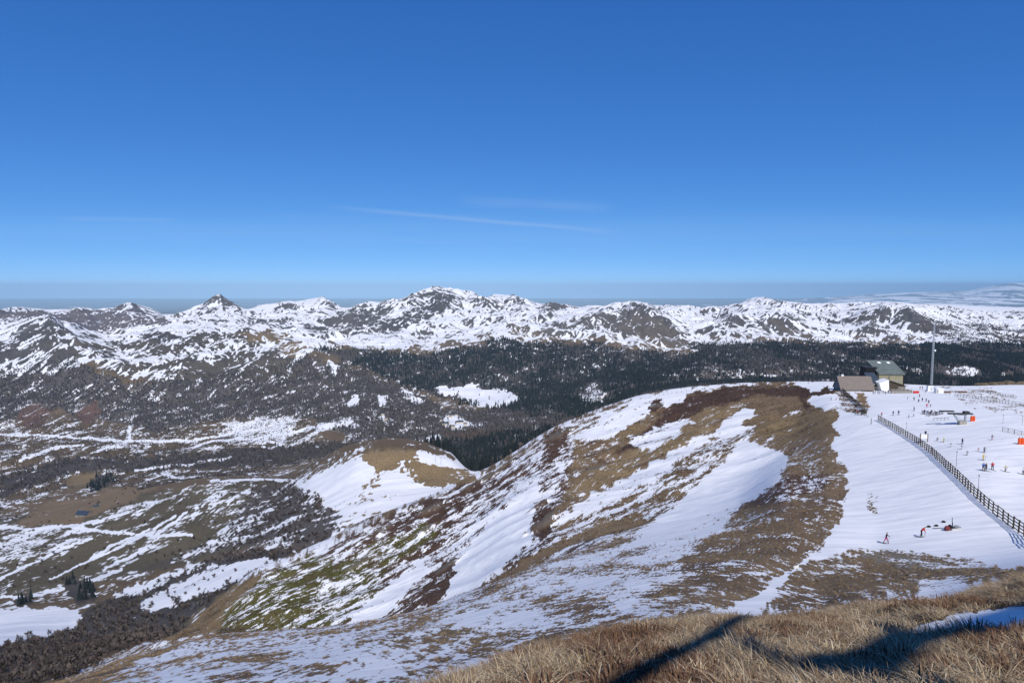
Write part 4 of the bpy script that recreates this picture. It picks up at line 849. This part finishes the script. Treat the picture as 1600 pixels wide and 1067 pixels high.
# --- fences
def densify(pts, step):
    out = [Vector(pts[0])]; acc = 0
    for p, q in zip(pts[:-1], pts[1:]):
        p = Vector(p); q = Vector(q); d = (q - p).length; n = max(1, int(d / .25))
        for i in range(1, n + 1):
            acc += d / n
            if acc >= step: out.append(p.lerp(q, i / n)); acc = 0
    return out
def fence(name, pts, label, step, rails, h, mat, rail_h=.11, jag=.12, group=None, postw=.12, top=.0):
    P2 = densify([Vector((p[0], p[1], 0)) for p in pts], step)
    e = empty(name, (P2[0].x, P2[0].y, ground(P2[0].x, P2[0].y))); tag(e, label, 'fence', group); o = Vector(e.location)
    Q = [Vector((p.x, p.y, ground(p.x, p.y))) - o for p in P2]
    rg = random.Random(len(label))
    pm = MB().box((0, 0, .5), (postw, postw, 1)).mesh('post', mat); rm = MB().box((.5, 0, 0), (1, .045, rail_h)).mesh('rail', mat)
    for i, q in enumerate(Q):
        hh = h + rg.uniform(0, jag) + top
        part('post', pm, e, q - Vector((0, 0, .5)), (rg.uniform(-.04, .04), rg.uniform(-.04, .04), rg.random()), (1, 1, hh + .5))
        if i + 1 < len(Q):
            d = Q[i + 1] - q; ln = d.length; off = rg.uniform(-jag, jag)
            for k in range(rails):
                z = .28 + (h - .32) * k / max(1, rails - 1) + off
                part('rail', rm, e, q + Vector((0, 0, z)), (0, -math.asin(d.z / ln) + rg.uniform(-.015, .015), math.atan2(d.y, d.x)), (ln * 1.01, 1, 1))
    return e
fp = [hit(*q, 60, 300) for q in ((1372,657),(1400,673),(1430,691),(1455,709),(1480,733),(1505,757),(1528,781),(1547,798),(1570,816),(1600,838),(1625,858))]
fence('snow_fence', fp, 'long dark slatted snow fence running down beside the ski piste', 2.6, 4, 1.9, W_dark, .16, .16, postw=.17)
fp = [hit(*q, 200, 425) for q in ((1305,599),(1312,606),(1322,617),(1333,627),(1345,638),(1354,646))]
fence('snow_fence', fp, 'dark slatted snow fence climbing to the taupe roofed restaurant', 2.9, 4, 1.7, W_dark, .2, .1)
fp = [hit(*q, 200, 320) for q in ((1336,648),(1345,649),(1354,649),(1361,649))]
fence('rail_fence', fp, 'short timber rail fence across the gap between the snow fences', 2.4, 3, 1.3, W_dark, .12, .05)
fp = [hit(*q, 200, 420) for q in ((1492,619),(1520,623),(1550,628),(1580,633),(1600,636),(1640,642))]
fence('picket_fence', fp, 'longer pale picket fence on the far snowfield, nearer of two', 3.0, 3, 1.5, W_grey, .09, .05)
fp = [hit(*q, 200, 429) for q in ((1512,612),(1540,614),(1565,619),(1588,623))]
fence('picket_fence', fp, 'shorter pale picket fence behind the longer one on the far snowfield', 3.0, 3, 1.5, W_grey, .09, .05)
fp = [hit(*q, 120, 300) for q in ((1566,674),(1580,677),(1600,681),(1630,687))]
fence('rail_fence', fp, 'pale rail fence at the right edge above the orange pads', 2.5, 3, 1.3, W_grey, .08, .05)
fp = [hit(px_, py_ + 2.0, 250, 445) or gp(px_, py_, 432) for px_, py_ in ((1030,617),(1050,613),(1070,610),(1100,608))]
fence('ridge_fence', fp, 'thin post fence along the snowy ridge crest', 3.2, 1, 1.3, W_grey, .06, .1)
# --- drag lift station
b = hit(1503, 663, 120, 300); k_ = b.y / F
e = empty('lift_station', b, R(-4)); tag(e, 'drag lift return station with long beams on splayed steel legs', 'ski lift')
MB().box((0, 0, .55), (11 * k_, 7 * k_, 1.5)).build('base', CONC, e)
MB().bar((-5 * k_, 0, .9), (-13.5 * k_, 0, 16.5 * k_), .42, .42).build('leg', STEEL, e)
MB().bar((4.5 * k_, 0, .9), (4.8 * k_, 0, 16 * k_), .5, .42, up=(0, 1, 0)).build('leg', STEEL, e)
MB().box((-3.5 * k_, 0, 17.2 * k_), (37 * k_, 1.0, 2.0 * k_)).build('beam', DARKM, e)
MB().box((-19 * k_, 1.8, 19.4 * k_), (21 * k_, .8, 1.9 * k_)).build('beam', DARKM, e)
MB().box((6 * k_, .2, 19.4 * k_), (8 * k_, 1.3, 3.2 * k_)).build('motor_housing', DARKM, e)
MB().tube((-2 * k_, .4, 15.4 * k_), (-2 * k_, .4, 16.1 * k_), 1.5, 1.5, 20).build('bull_wheel', STEEL, e)
MB().bar((-12 * k_, 0, 15 * k_), (3 * k_, 0, 4 * k_), .1, .1).build('brace', STEEL, e)
b = hit(1480, 657, 120, 300); e = empty('rope_barrier', b, 0); tag(e, 'low dark rope barrier left of the drag lift', 'barrier')
for k in range(5): MB().box((-4.6 + 1.35 * k, .2 * k, .4), (.07, .07, 1.1)).build('post', DARKM, e)
MB().bar((-4.6, 0, .8), (.8, .8, .8), .06, .1).build('rope', DARKM, e)
def pads(px_, py_, n, label):
    b = hit(px_, py_, 100, 300); e = empty('padded_barrier', b, 0); tag(e, label, 'barrier')
    for i in range(n):
        x = (i - (n - 1) / 2) * .78; m = MB(); N = 9
        for j in range(N):                                              # a mat bent round its post
            a0 = math.pi * (j / N) - math.pi; a1 = math.pi * ((j + 1) / N) - math.pi
            v = [(x + .40 * math.cos(a), .40 * math.sin(a), z) for a in (a0, a1) for z in (.05, 1.7)] + [(x + .24 * math.cos(a), .24 * math.sin(a), z) for a in (a0, a1) for z in (.05, 1.7)]
            m.add(v, [(0, 2, 3, 1), (4, 5, 7, 6), (1, 3, 7, 5), (0, 4, 6, 2)])
        m.build('pad', ORANGE, e); MB().tube((x, 0, -.5), (x, 0, 1.95), .09).build('post', DARKM, e)
pads(1519.5, 658, 2, 'pair of orange pads round posts behind the drag lift')
pads(1597, 694, 3, 'group of orange pads round posts at the right edge')
b = hit(1443.5, 691, 100, 300); e = empty('information_board', b, R(-12)); tag(e, 'white information board on two timber posts behind the snow fence', 'sign')
for x in (-.95, .95): MB().box((x, 0, 1.05), (.2, .2, 3.1)).build('post', W_brown, e)
MB().box((0, -.02, 1.75), (1.7, .08, 1.25)).build('panel', WHITEP, e)
def pole(px_, py_, h, label, cap=True, r=.045, rng=(60, 400)):
    b = hit(px_, py_, *rng)
    if b is None: return
    e = empty('marker_pole', b, 0); tag(e, label, 'pole'); MB().tube((0, 0, -.5), (0, 0, h), r, r * .8).build('shaft', DARKM, e)
    if cap: MB().tube((-.0, 0, h - .35), (0, 0, h - .05), r * 2.0, r * 2.0).build('marker', DARKM, e)
pole(1494, 730, 3.9, 'tall slim pole behind the middle of the snow fence')
pole(1528.5, 766, 3.2, 'tall slim pole behind the lower snow fence, nearest of the poles')
pole(1416, 672, 2.6, 'slim pole behind the upper end of the snow fence')
pole(1361, 663, 2.2, 'stout post at the gap between the two snow fences', False, .12)
pole(1567, 662, 3.0, 'left one of two thin piste poles by the right edge', True, .04)
pole(1597, 664, 3.0, 'right one of two thin piste poles by the right edge', True, .04)
pole(1558, 604, 5.0, 'lone pole among the rocks on the right skyline', False, .06)
b = hit(1245, 898, 40, 140); e = empty('trail_sign', b, R(8)); tag(e, 'small white trail marker on the snow track below the summit', 'sign')
MB().tube((0, 0, -.3), (0, 0, 1.1), .035).build('post', W_grey, e); MB().box((-.1, -.05, .95), (.55, .04, .3)).build('panel', WHITEP, e)
for px_, py_ in ((681, 726), (689, 728)):
    b = gp(px_, py_, 870); e = empty('lift_pole', b, 0); tag(e, 'thin lift pole on the crest of the rounded hill, %s one' % ('left' if px_ < 685 else 'right'), 'pole'); MB().tube((0, 0, -1), (0, 0, 9), .2, .15).build('shaft', STEEL, e); MB().box((0, 0, 9), (2.6, .25, .3)).build('crossarm', STEEL, e)
# --- rescue sledge
b = hit(1486, 828, 60, 160); e = empty('rescue_sledge', b, R(12)); tag(e, 'grey rescue sledge loaded with bags and upright skis on the snow', 'sledge')
MB().add([(-.2, -.35, .05), (1.4, -.35, .05), (1.75, -.2, .45), (1.75, .2, .45), (1.4, .35, .05), (-.2, .35, .05), (-.2, -.4, .4), (1.4, -.4, .4), (1.4, .4, .4), (-.2, .4, .4)], [(0, 5, 4, 1), (1, 4, 3, 2), (0, 1, 7, 6), (1, 2, 7), (5, 9, 8, 4), (4, 8, 3), (0, 6, 9, 5)]).build('hull', plain('grey_plastic', (.5, .5, .5), .5, .1, 2), e)
def lump(name, c, r, mat, parent, seed=0):
    bm = bmesh.new(); bmesh.ops.create_icosphere(bm, subdivisions=2, radius=1); rg = random.Random(seed)
    for v in bm.verts: v.co = Vector((v.co.x * r[0], v.co.y * r[1], v.co.z * r[2])) * rg.uniform(.86, 1.12) + Vector(c)
    me = bpy.data.meshes.new(name); bm.to_mesh(me); bm.free(); me.materials.append(mat); return part(name, me, parent)
lump('bag', (-.75, 0, .35), (.55, .4, .4), plain('maroon_cloth', (.16, .04, .045), .8, .2, 3), e, 1); lump('bag', (-.15, .1, .45), (.3, .35, .45), BLACK, e, 2); lump('bag', (1.0, 0, .5), (.45, .3, .25), plain('grey_cloth', (.25, .26, .28), .8, .2, 3), e, 3)
for x in (.3, .42): MB().bar((x, .1, 0), (x - .05, .15, 2.0 if x < .4 else 1.2), .1, .03, up=(1, 0, 0)).build('ski', DARKM, e)
for px_, py_, lb in ((1451.5, 823.5, 'dark bundle lying on the snow right of the red jacketed skier'), (1463, 822, 'small dark object on the snow between the bundle and the sledge'), (1474.5, 816, 'small dark ball shaped pack on the snow above the sledge')):
    b = hit(px_, py_, 60, 160); o_ = lump('backpack', (0, 0, .12), (.34, .22, .2), BLACK, None, int(px_)); o_.location = b; tag(o_, lb, 'backpack')
b = hit(1470, 825.5, 60, 160); o_ = MB().bar((-1.3, 0, .05), (1.0, .1, .05), .12, .05).build('ski', DARKM, None, b); tag(o_, 'dark ski lying flat on the snow beside the sledge', 'ski')

# ------------------------------------------------------------------ people
def body_mesh(name, J, mats):
    """one continuous body grown over a skeleton of joints {name: (pos, radius, parent)}"""
    names = list(J); me = bpy.data.meshes.new(name); me.from_pydata([J[k][0] for k in names], [(names.index(J[k][2]), i) for i, k in enumerate(names) if J[k][2]], [])
    o = bpy.data.objects.new(name, me); C.objects.link(o)
    md = o.modifiers.new('skin', 'SKIN'); md.use_smooth_shade = True
    for i, k in enumerate(names): r = J[k][1]; me.skin_vertices[0].data[i].radius = r if isinstance(r, tuple) else (r, r)
    me.skin_vertices[0].data[names.index('pelvis')].use_root = True
    o.modifiers.new('sub', 'SUBSURF').levels = 1
    dg = bpy.context.evaluated_depsgraph_get(); ev = bpy.data.meshes.new_from_object(o.evaluated_get(dg)); bpy.data.objects.remove(o)
    ev.name = name; ev.materials.clear()
    for m in mats: ev.materials.append(m)
    group_of = {'head': 2, 'crown': 3, 'neck': 2, 'hand': 4, 'ankle': 4, 'toe': 4, 'knee': 1, 'hip': 1, 'pelvis': 1}
    pos = np.array([J[k][0] for k in names]); mi = []
    for p in ev.polygons:
        k = names[int(np.argmin(((pos - np.array(p.center)) ** 2).sum(1)))].split('_')[0]; mi.append(group_of.get(k, 0))
    ev.polygons.foreach_set('material_index', mi); ev.update(); return ev
def joints(pose):
    lean = {'stand': .03, 'ski': .22, 'walk': .16, 'bend': .75, 'child': .12}[pose]; drop = {'stand': 0, 'ski': .14, 'walk': .04, 'bend': .05, 'child': .1}[pose]
    st = {'stand': .06, 'ski': .05, 'walk': .30, 'bend': .12, 'child': .04}[pose]; z0 = .95 - drop; fy = lambda t: -lean * t
    c, s_ = math.cos(lean), math.sin(lean); T = lambda x, h: (x, -s_ * h, z0 + c * h)
    J = {'pelvis': ((0, 0, z0), (.16, .13), None), 'waist': (T(0, .20), (.155, .115), 'pelvis'), 'chest': (T(0, .42), (.19, .13), 'waist'), 'neck': (T(0, .56), .065, 'chest')}
    hx = T(0, .64); J['head'] = ((0, hx[1] - .02, hx[2] + .02), (.088, .10), 'neck'); J['crown'] = ((0, hx[1] - .02, hx[2] + .15), (.082, .09), 'head')
    for sd, sg in (('l', -1), ('r', 1)):
        J['shoulder_' + sd] = (T(sg * .20, .47), .075, 'chest'); sh = T(sg * .24, .44)
        if pose in ('ski', 'child'): el = (sg * .32, sh[1] - .10, sh[2] - .24); hd = (sg * .28, el[1] - .24, el[2] + .02)
        elif pose == 'walk': el = (sg * .30, sh[1] - .12 * sg - .04, sh[2] - .26); hd = (sg * .27, el[1] - .20, el[2] - .04)
        elif pose == 'bend': el = (sg * .28, sh[1] - .08, sh[2] - .28); hd = (sg * .20, el[1] - .12, el[2] - .22)
        else: el = (sg * .30, sh[1] + .03, sh[2] - .28); hd = (sg * .28, el[1] - .10, el[2] - .24)
        J['elbow_' + sd] = (el, .055, 'shoulder_' + sd); J['hand_' + sd] = (hd, .045, 'elbow_' + sd)
        fw = sg * st; J['hip_' + sd] = ((sg * .10, 0, z0 - .07), .095, 'pelvis'); kn_ = (sg * .12, -fw * .6 - drop * .9 - .02, z0 * .53)
        an = (sg * .12, -fw + (.03 if pose != 'stand' else 0), .09); J['knee_' + sd] = (kn_, .072, 'hip_' + sd); J['ankle_' + sd] = (an, .055, 'knee_' + sd); J['toe_' + sd] = ((an[0], an[1] - .17, .05), .045, 'ankle_' + sd)
    return J
CL = {}
def cloth(col):
    k = tuple(col)
    if k not in CL: CL[k] = plain('cloth', col, .85, .15, 6)
    return CL[k]
SKIN = plain('skin', (.48, .29, .21), .6, .08, 5)
POSE = {p: (joints(p), body_mesh('body', joints(p), [cloth((.05, .05, .06)), cloth((.03, .03, .035)), SKIN, cloth((.04, .04, .05)), cloth((.02, .02, .02))])) for p in ('stand', 'ski', 'walk', 'bend', 'child')}
SKI = MB().add([(-.04, -1.0, .0), (.04, -1.0, 0), (.035, .72, 0), (-.035, .72, 0), (-.04, -.95, .03), (.04, -.95, .03), (.035, .72, .03), (-.035, .72, .03), (-.02, -1.12, .10), (.02, -1.12, .10)], [(0, 3, 2, 1), (4, 5, 6, 7), (0, 1, 9, 8), (4, 8, 9, 5), (0, 8, 4), (1, 5, 9), (1, 2, 6, 5), (3, 0, 4, 7), (2, 3, 7, 6)]).mesh('ski', DARKM)
STICK = MB().tube((0, 0, 0), (0, .14, -1.0), .014, .012, 5).mesh('ski_pole', DARKM)
K_, N_, R_, B_, Y_, G_, P_, W_, GR, LG = (.02, .02, .024), (.025, .035, .10), (.55, .035, .03), (.05, .13, .42), (.62, .46, .10), (.10, .30, .12), (.42, .04, .17), (.65, .65, .66), (.17, .17, .18), (.48, .56, .12)
def person(px_, py_, pose, top, legs, hat, label, face=0.0, scale=1.0, gear=True, cat='person', rng=(40, 440), group=None, at_y=None):
    b = gp(px_, py_, at_y) if at_y else hit(px_, py_, *rng)
    if b is None: b = gp(px_, py_, 380)
    e = empty('person', b, face); e.scale = (scale,) * 3; tag(e, label, cat, group)
    J, me = POSE[pose]; o = part('body', me, e, (0, 0, .03))
    for i, c_ in ((0, top), (1, legs), (3, hat)): o.material_slots[i].link = 'OBJECT'; o.material_slots[i].material = cloth(c_)
    if gear:
        for sd, sg in (('l', -1), ('r', 1)):
            an = J['ankle_' + sd][0]; part('ski', SKI, e, (an[0], an[1], .01)); hd = J['hand_' + sd][0]; part('ski_pole', STICK, e, (hd[0], hd[1], hd[2] + .08))
    return e
person(1384, 849, 'walk', K_, P_, K_, 'ski tourer in black jacket and magenta trousers crossing the near snow', R(55), 1.05)
person(1439, 839, 'bend', R_, K_, K_, 'skier in red jacket and black trousers bending forward on the near snow', R(70), 1.12)
PP = [  # px, py, pose, top, legs, hat, words, facing, size
 (1464, 689, 'bend', K_, K_, K_, 'person in dark clothes crouching just right of the information board', 0, .75),
 (1474, 690.5, 'child', LG, Y_, LG, 'child in yellow green ski suit right of the information board', 40, .85),
 (1485, 698, 'child', G_, W_, G_, 'child in green top and white trousers below the yellow green child', 60, .75),
 (1503.5, 694, 'stand', K_, N_, K_, 'adult in dark clothes skiing right behind a small child', 20, 1.0),
 (1502, 702, 'child', N_, W_, K_, 'small child in navy top and white trousers just below a dark clothed adult', 20, .7),
 (1510.5, 711, 'child', GR, GR, W_, 'child in grey ski suit near the tall slim pole', 50, .8),
 (1528, 705, 'child', R_, P_, R_, 'small child in red suit left of the grey clad adult', 60, .65),
 (1537.5, 707, 'ski', GR, K_, GR, 'adult in grey jacket and black trousers above the yellow clad skier', 10, 1.0),
 (1536, 719, 'ski', Y_, Y_, W_, 'skier all in yellow in the middle of the piste', 10, 1.0),
 (1536.5, 735.5, 'stand', B_, K_, B_, 'person in blue jacket standing close beside one in black', 0, 1.1),
 (1540.5, 735.5, 'stand', K_, K_, K_, 'person all in black standing close beside one in blue jacket', 30, 1.05),
 (1550.5, 734, 'stand', R_, N_, K_, 'person in red jacket with arms out right of the blue and black pair', 0, 1.05),
 (1570, 736.5, 'ski', Y_, GR, W_, 'skier in pale yellow jacket and grey trousers, second from the right edge', 40, .95),
 (1598, 741, 'ski', W_, K_, K_, 'skier in white top and black trousers cut by the right edge', 20, 1.0),
 (1549.5, 687, 'ski', GR, P_, GR, 'skier in grey top alone below the orange pads', 80, .95),
 (1395.5, 649, 'stand', K_, GR, K_, 'skier in black top near the upper fence end, left of a pair', 10, 1.0),
 (1404, 648, 'stand', K_, K_, K_, 'skier all in black near the upper fence end, right of a pair', 0, 1.0),
 (1377.5, 650, 'stand', R_, K_, K_, 'skier in red top at the upper end of the long snow fence', 20, .9),
 (1428, 642, 'stand', K_, N_, K_, 'lone dark skier left of the crowd at the drag lift', 30, 1.0),
 (1419.5, 653, 'ski', K_, K_, GR, 'dark skier in a crouch below the lone skier', 60, .8),
 (1427, 651, 'ski', GR, K_, K_, 'skier in grey jacket between the crowd and the crouching skier', 60, .75),
 (1428, 626, 'stand', K_, K_, K_, 'leftmost of the dark skiers coming down from the station', 0, 1.0),
 (1435, 629, 'ski', N_, K_, K_, 'dark blue skier second from the left coming down from the station', 0, 1.05),
 (1436.5, 621, 'stand', GR, K_, K_, 'grey jacketed skier highest up below the station terrace', 0, 1.0),
 (1441, 627, 'stand', K_, K_, K_, 'dark skier in the middle of those coming down from the station', 10, 1.0),
 (1447, 628, 'stand', GR, K_, K_, 'grey jacketed skier right of the middle coming down from the station', 10, 1.0),
 (1451, 631, 'stand', K_, K_, K_, 'rightmost of the dark skiers coming down from the station', 10, 1.0),
 (1448, 637, 'stand', R_, P_, K_, 'skier in red suit above the lift crowd, larger of two', 10, 1.0),
 (1453.5, 636, 'child', R_, K_, R_, 'small skier in red above the lift crowd', 20, .8),
 (1418, 624, 'child', GR, GR, K_, 'small grey skier left of those coming down from the station', 90, .8),
 (1446.5, 614, 'stand', K_, GR, K_, 'dark skier on the track just below the mast', 0, 1.0),
 (1336.5, 645, 'stand', K_, K_, K_, 'left one of two dark hikers beside the upper snow fence', 0, 1.0),
 (1339.5, 645.5, 'stand', K_, R_, K_, 'right one of two hikers beside the upper snow fence, red trousers', 0, .95),
 (1298.5, 626, 'stand', GR, GR, K_, 'grey hiker on the small snow patch left of the upper fence', 0, .9),
 (1306, 625.5, 'bend', R_, P_, K_, 'hiker in red sitting low on the small snow patch', 0, .9),
 (1446, 682, 'stand', K_, K_, K_, 'person in black standing right behind the information board', 0, 1.1),
]
for px_, py_, pose, t_, l_, h_, lb, fc, sc1 in PP:
    person(px_, py_, pose, t_, l_, h_, lb, R(fc), sc1, gear=py_ > 640)
rg = random.Random(4)
for i in range(16):                                                     # the queue at the drag lift
    px_ = 1441 + 2.1 * i + rg.uniform(-.6, .6); py_ = 648 + rg.uniform(-2.2, 2.2) + (.05 * i)
    person(px_, py_, rg.choice(['stand', 'stand', 'ski']), rg.choice([K_, N_, GR, K_, R_, B_]), rg.choice([K_, GR, N_]), K_, 'dark clad skier in the crowd queueing for the drag lift', rg.random() * 6, rg.uniform(.8, 1.02), True, group='queue at the drag lift')
for i in range(13):                                                     # guests in front of the restaurant
    px_ = 1364 + 2.3 * i + rg.uniform(-.8, .8)
    person(px_, 604.5 + .22 * i + rg.uniform(-.6, .6), 'stand', rg.choice([K_, N_, GR, B_, W_]), rg.choice([K_, GR, N_]), K_, 'guest standing among others in front of the station restaurant', rg.random() * 6, rg.uniform(.85, 1.0), False, group='guests at the restaurant', at_y=351 + rg.uniform(-3, 8))
for i, px_ in enumerate((1437.5, 1441, 1449)):
    person(px_, 608, 'stand', (R_, K_, K_)[i], K_, K_, ('person in red beside the red padded barrier', 'dark person right of the red padded barrier', 'dark person at the foot of the white cabinet')[i], 0, 1.0, False, rng=(300, 425))

# ------------------------------------------------------------------ farm and village in the valley
b = gp(131, 800, 1120); house('barn', b, R(-12), 22, 14, 3, 5, WALL_G, ROOF_S, 'dark slate roofed barn on the brown hill far below', 'barn', doors=((-4, 0, 3, 2.6),), wins=((3, .8, 1.4, 1.2), (7, .8, 1.4, 1.2)))
b = gp(150, 789, 1180); house('shed', b, R(30), 9, 6, 2, 2.4, WALL_G, ROOF_S, 'small grey shed above the dark roofed barn', 'shed', doors=((0, 0, 2, 1.8),))
VP = [(697, 663, 24, 14, ROOF_S, 'long blue roofed hall at the left of the village'), (718, 661, 26, 16, ROOF_S, 'largest blue roofed hall in the village'), (704, 652, 12, 9, ROOF_T, 'taupe roofed village house above the blue halls'), (712, 649, 12, 9, ROOF_S, 'slate roofed village house at the bend of the road'),
      (690, 657, 11, 9, ROOF_S, 'slate roofed house at the left end of the village'), (727, 664, 11, 9, ROOF_T, 'taupe roofed house at the right end of the village'), (708, 668, 12, 8, ROOF_T, 'taupe roofed house in front of the blue halls'), (721, 652, 10, 8, ROOF_S, 'small slate roofed house inside the road loop'),
      (592, 662, 12, 9, ROOF_S, 'slate roofed chalet left of the village, lower of three'), (604, 656, 12, 9, ROOF_T, 'taupe roofed chalet left of the village'), (598, 648, 11, 8, ROOF_S, 'slate roofed chalet left of the village, upper of three'), (612, 697, 10, 8, ROOF_T, 'lone taupe roofed house in the woods beyond the rounded hill')]
for px_, py_, L_, D_, rf_, lb in VP:
    b = hit(px_, py_, 1400, 3200) or gp(px_, py_, 2450)
    house('village_house', b + Vector((0, 0, .5)), rg.uniform(-.5, .5), L_, D_, 5, 4, WALL_C, rf_, lb, 'house', doors=((0, 0, 1.6, 2.4),), wins=((-L_ * .28, 1.4, 1.6, 1.5), (L_ * .28, 1.4, 1.6, 1.5)), chimney=True, group='houses in the valley')

# ------------------------------------------------------------------ rocks
def rock(px_, py_, Y, size, seed, label, sink=.35, mat=ROCKM):
    b = gp(px_, py_, Y); bm = bmesh.new(); rg_ = np.random.RandomState(seed); S3 = np.array(size, float)
    for k in range(6):                                                  # a crag of several split blocks
        n0 = len(bm.verts); bmesh.ops.create_icosphere(bm, subdivisions=3, radius=1); bm.verts.ensure_lookup_table()
        vs = bm.verts[n0:]; co = np.array([v.co for v in vs]); o1 = rg_.rand(2) * 50
        d = ridged(co[:, 0] * 1.6 + o1[0] + co[:, 2] * .9, co[:, 1] * 1.6 + o1[1] - co[:, 2] * 1.1, 4, seed + k, .65) * .34
        co = np.sign(co) * np.abs(co) ** .8 * (1 + d)[:, None] * S3 * rg_.uniform(.35, .62, 3) + (rg_.rand(3) - .5) * S3 * (1.1, 1.1, .5)
        for v, c_ in zip(vs, co): v.co = c_
    me = bpy.data.meshes.new('rock_outcrop'); bm.to_mesh(me); bm.free(); me.materials.append(mat)
    o = part('rock_outcrop', me, None, b + Vector((0, 0, size[2] * (.4 - sink))), (0, 0, R(44))); tag(o, label, 'rock'); return o
for j, (px_, sx_) in enumerate(((1534, 5), (1548, 6), (1562, 6), (1577, 8), (1594, 9), (1612, 9))):
    rock(px_, 601, 424, (sx_ * .8, 4, 2.0 + .2 * j), 10 + j, ('leftmost and smallest', 'second from the left', 'third from the left', 'fourth from the left', 'large one cut by the right edge', 'last')[j] + ' of the brown rock mounds on the right skyline', .3, plain('heath_rock', (.15, .115, .075), .95, .5, .4, bump=1))
st_p = []
for i in range(3):
    bm = bmesh.new(); bmesh.ops.create_icosphere(bm, subdivisions=1, radius=.3); rr_ = random.Random(i)
    for v in bm.verts: v.co = Vector((v.co.x * 1.3, v.co.y, v.co.z * .7)) * rr_.uniform(.7, 1.25)
    me = bpy.data.meshes.new('stone'); bm.to_mesh(me); bm.free(); me.materials.append(ROCKM); st_p.append(me)
sm = paint([(1250,890),(1330,860),(1400,860),(1490,878),(1540,893),(1440,915),(1330,925),(1230,940)], 40, 130, 4)
pst = sow(sm * .5 * np.clip(fbm(XX / 5, YY / 5, 3, 99) + .35, 0, 1), 4, 8, 31)
scatter('stones', pst, rg0.uniform(.25, .9, len(pst)), st_p, 'scattered grey stones on the bare patch below the skiers', 'stones')

# ------------------------------------------------------------------ timber lookout frame behind the camera; only its shadow falls into view
def caster(px_, py_, yb):
    S_ = hit(px_, py_, 2.0, 30) or Vector(at(px_, py_, 17)); k = (yb - S_.y) / sun_dir.y; return S_ + sun_dir * k
fr = empty('lookout_frame', (1.0, -3.0, ground(1.0, -3.0))); tag(fr, 'timber lookout frame behind the viewer, its shadow on the foreground grass', 'structure'); fo = Vector(fr.location)
def beam(name, a, b, r, yb=-3.0, ext=(0, 0)):
    a = caster(*a, yb) - fo; b = caster(*b, yb) - fo; d = (b - a).normalized(); return MB().tube(a - d * ext[0], b + d * ext[1], r, r, 8).build(name, W_dark, fr)
pA = caster(985, 1062, -3.0) - fo; pB = caster(1185, 959, -3.0) - fo; dA = (pB - pA).normalized()
tA = (-.3 - pA.z) / dA.z
MB().tube(pA + dA * tA, pB, .10, .08, 8).build('post', W_dark, fr)
rp = [caster(*q, -3.0) - fo for q in ((1115,990),(1135,1012),(1165,1028),(1205,1040),(1250,1046))]
rb = MB()
for p, q in zip(rp[:-1], rp[1:]): rb.tube(p, q, .085, .085, 6)
rb.build('cable', DARKM, fr)
beam('beam', (1310, 1064), (1400, 1004), .15, ext=(0, .2)); beam('beam', (1395, 1006), (1500, 985), .13); beam('beam', (1490, 988), (1600, 955), .16, ext=(0, 3))
beam('beam', (1345, 985), (1400, 1012), .12)
bx = [caster(*q, -3.0) - fo for q in ((1245,1040),(1330,1030),(1345,1064),(1235,1066))]
MB().add([*(v - Vector((0, .12, 0)) for v in bx), *(v + Vector((0, .12, 0)) for v in bx)], [(0, 1, 2, 3), (7, 6, 5, 4), (0, 4, 5, 1), (1, 5, 6, 2), (2, 6, 7, 3), (3, 7, 4, 0)]).build('platform', W_dark, fr)
c0 = (bx[2] + bx[3]) / 2
for q in (bx[2], bx[3]): MB().tube((q.x, q.y, -.3), (q.x, q.y, q.z + .1), .12, .1, 8).build('post', W_dark, fr)
# ------------------------------------------------------------------ the air: a thin blue haze over the whole country
def haze_box():
    zb = float(ZZ.min()) - 300.0
    m = bpy.data.materials.new('thin_haze'); m.use_nodes = True; n = m.node_tree.nodes; n.clear()
    out = n.new('ShaderNodeOutputMaterial'); v = n.new('ShaderNodeVolumePrincipled')
    v.inputs['Color'].default_value = (.50, .77, 1.0, 1); v.inputs['Density'].default_value = HAZE; v.inputs['Anisotropy'].default_value = -.5
    m.node_tree.links.new(v.outputs[0], out.inputs['Volume'])
    o = MB().box((0, 109000, (zb + 300) / 2), (420000, 220000, 300 - zb)).build('haze', m)
    o['kind'] = 'stuff'; o['label'] = 'thin blue haze over the valleys and the far plain'; o['category'] = 'haze'
HAZE = 1.35e-5
haze_box()
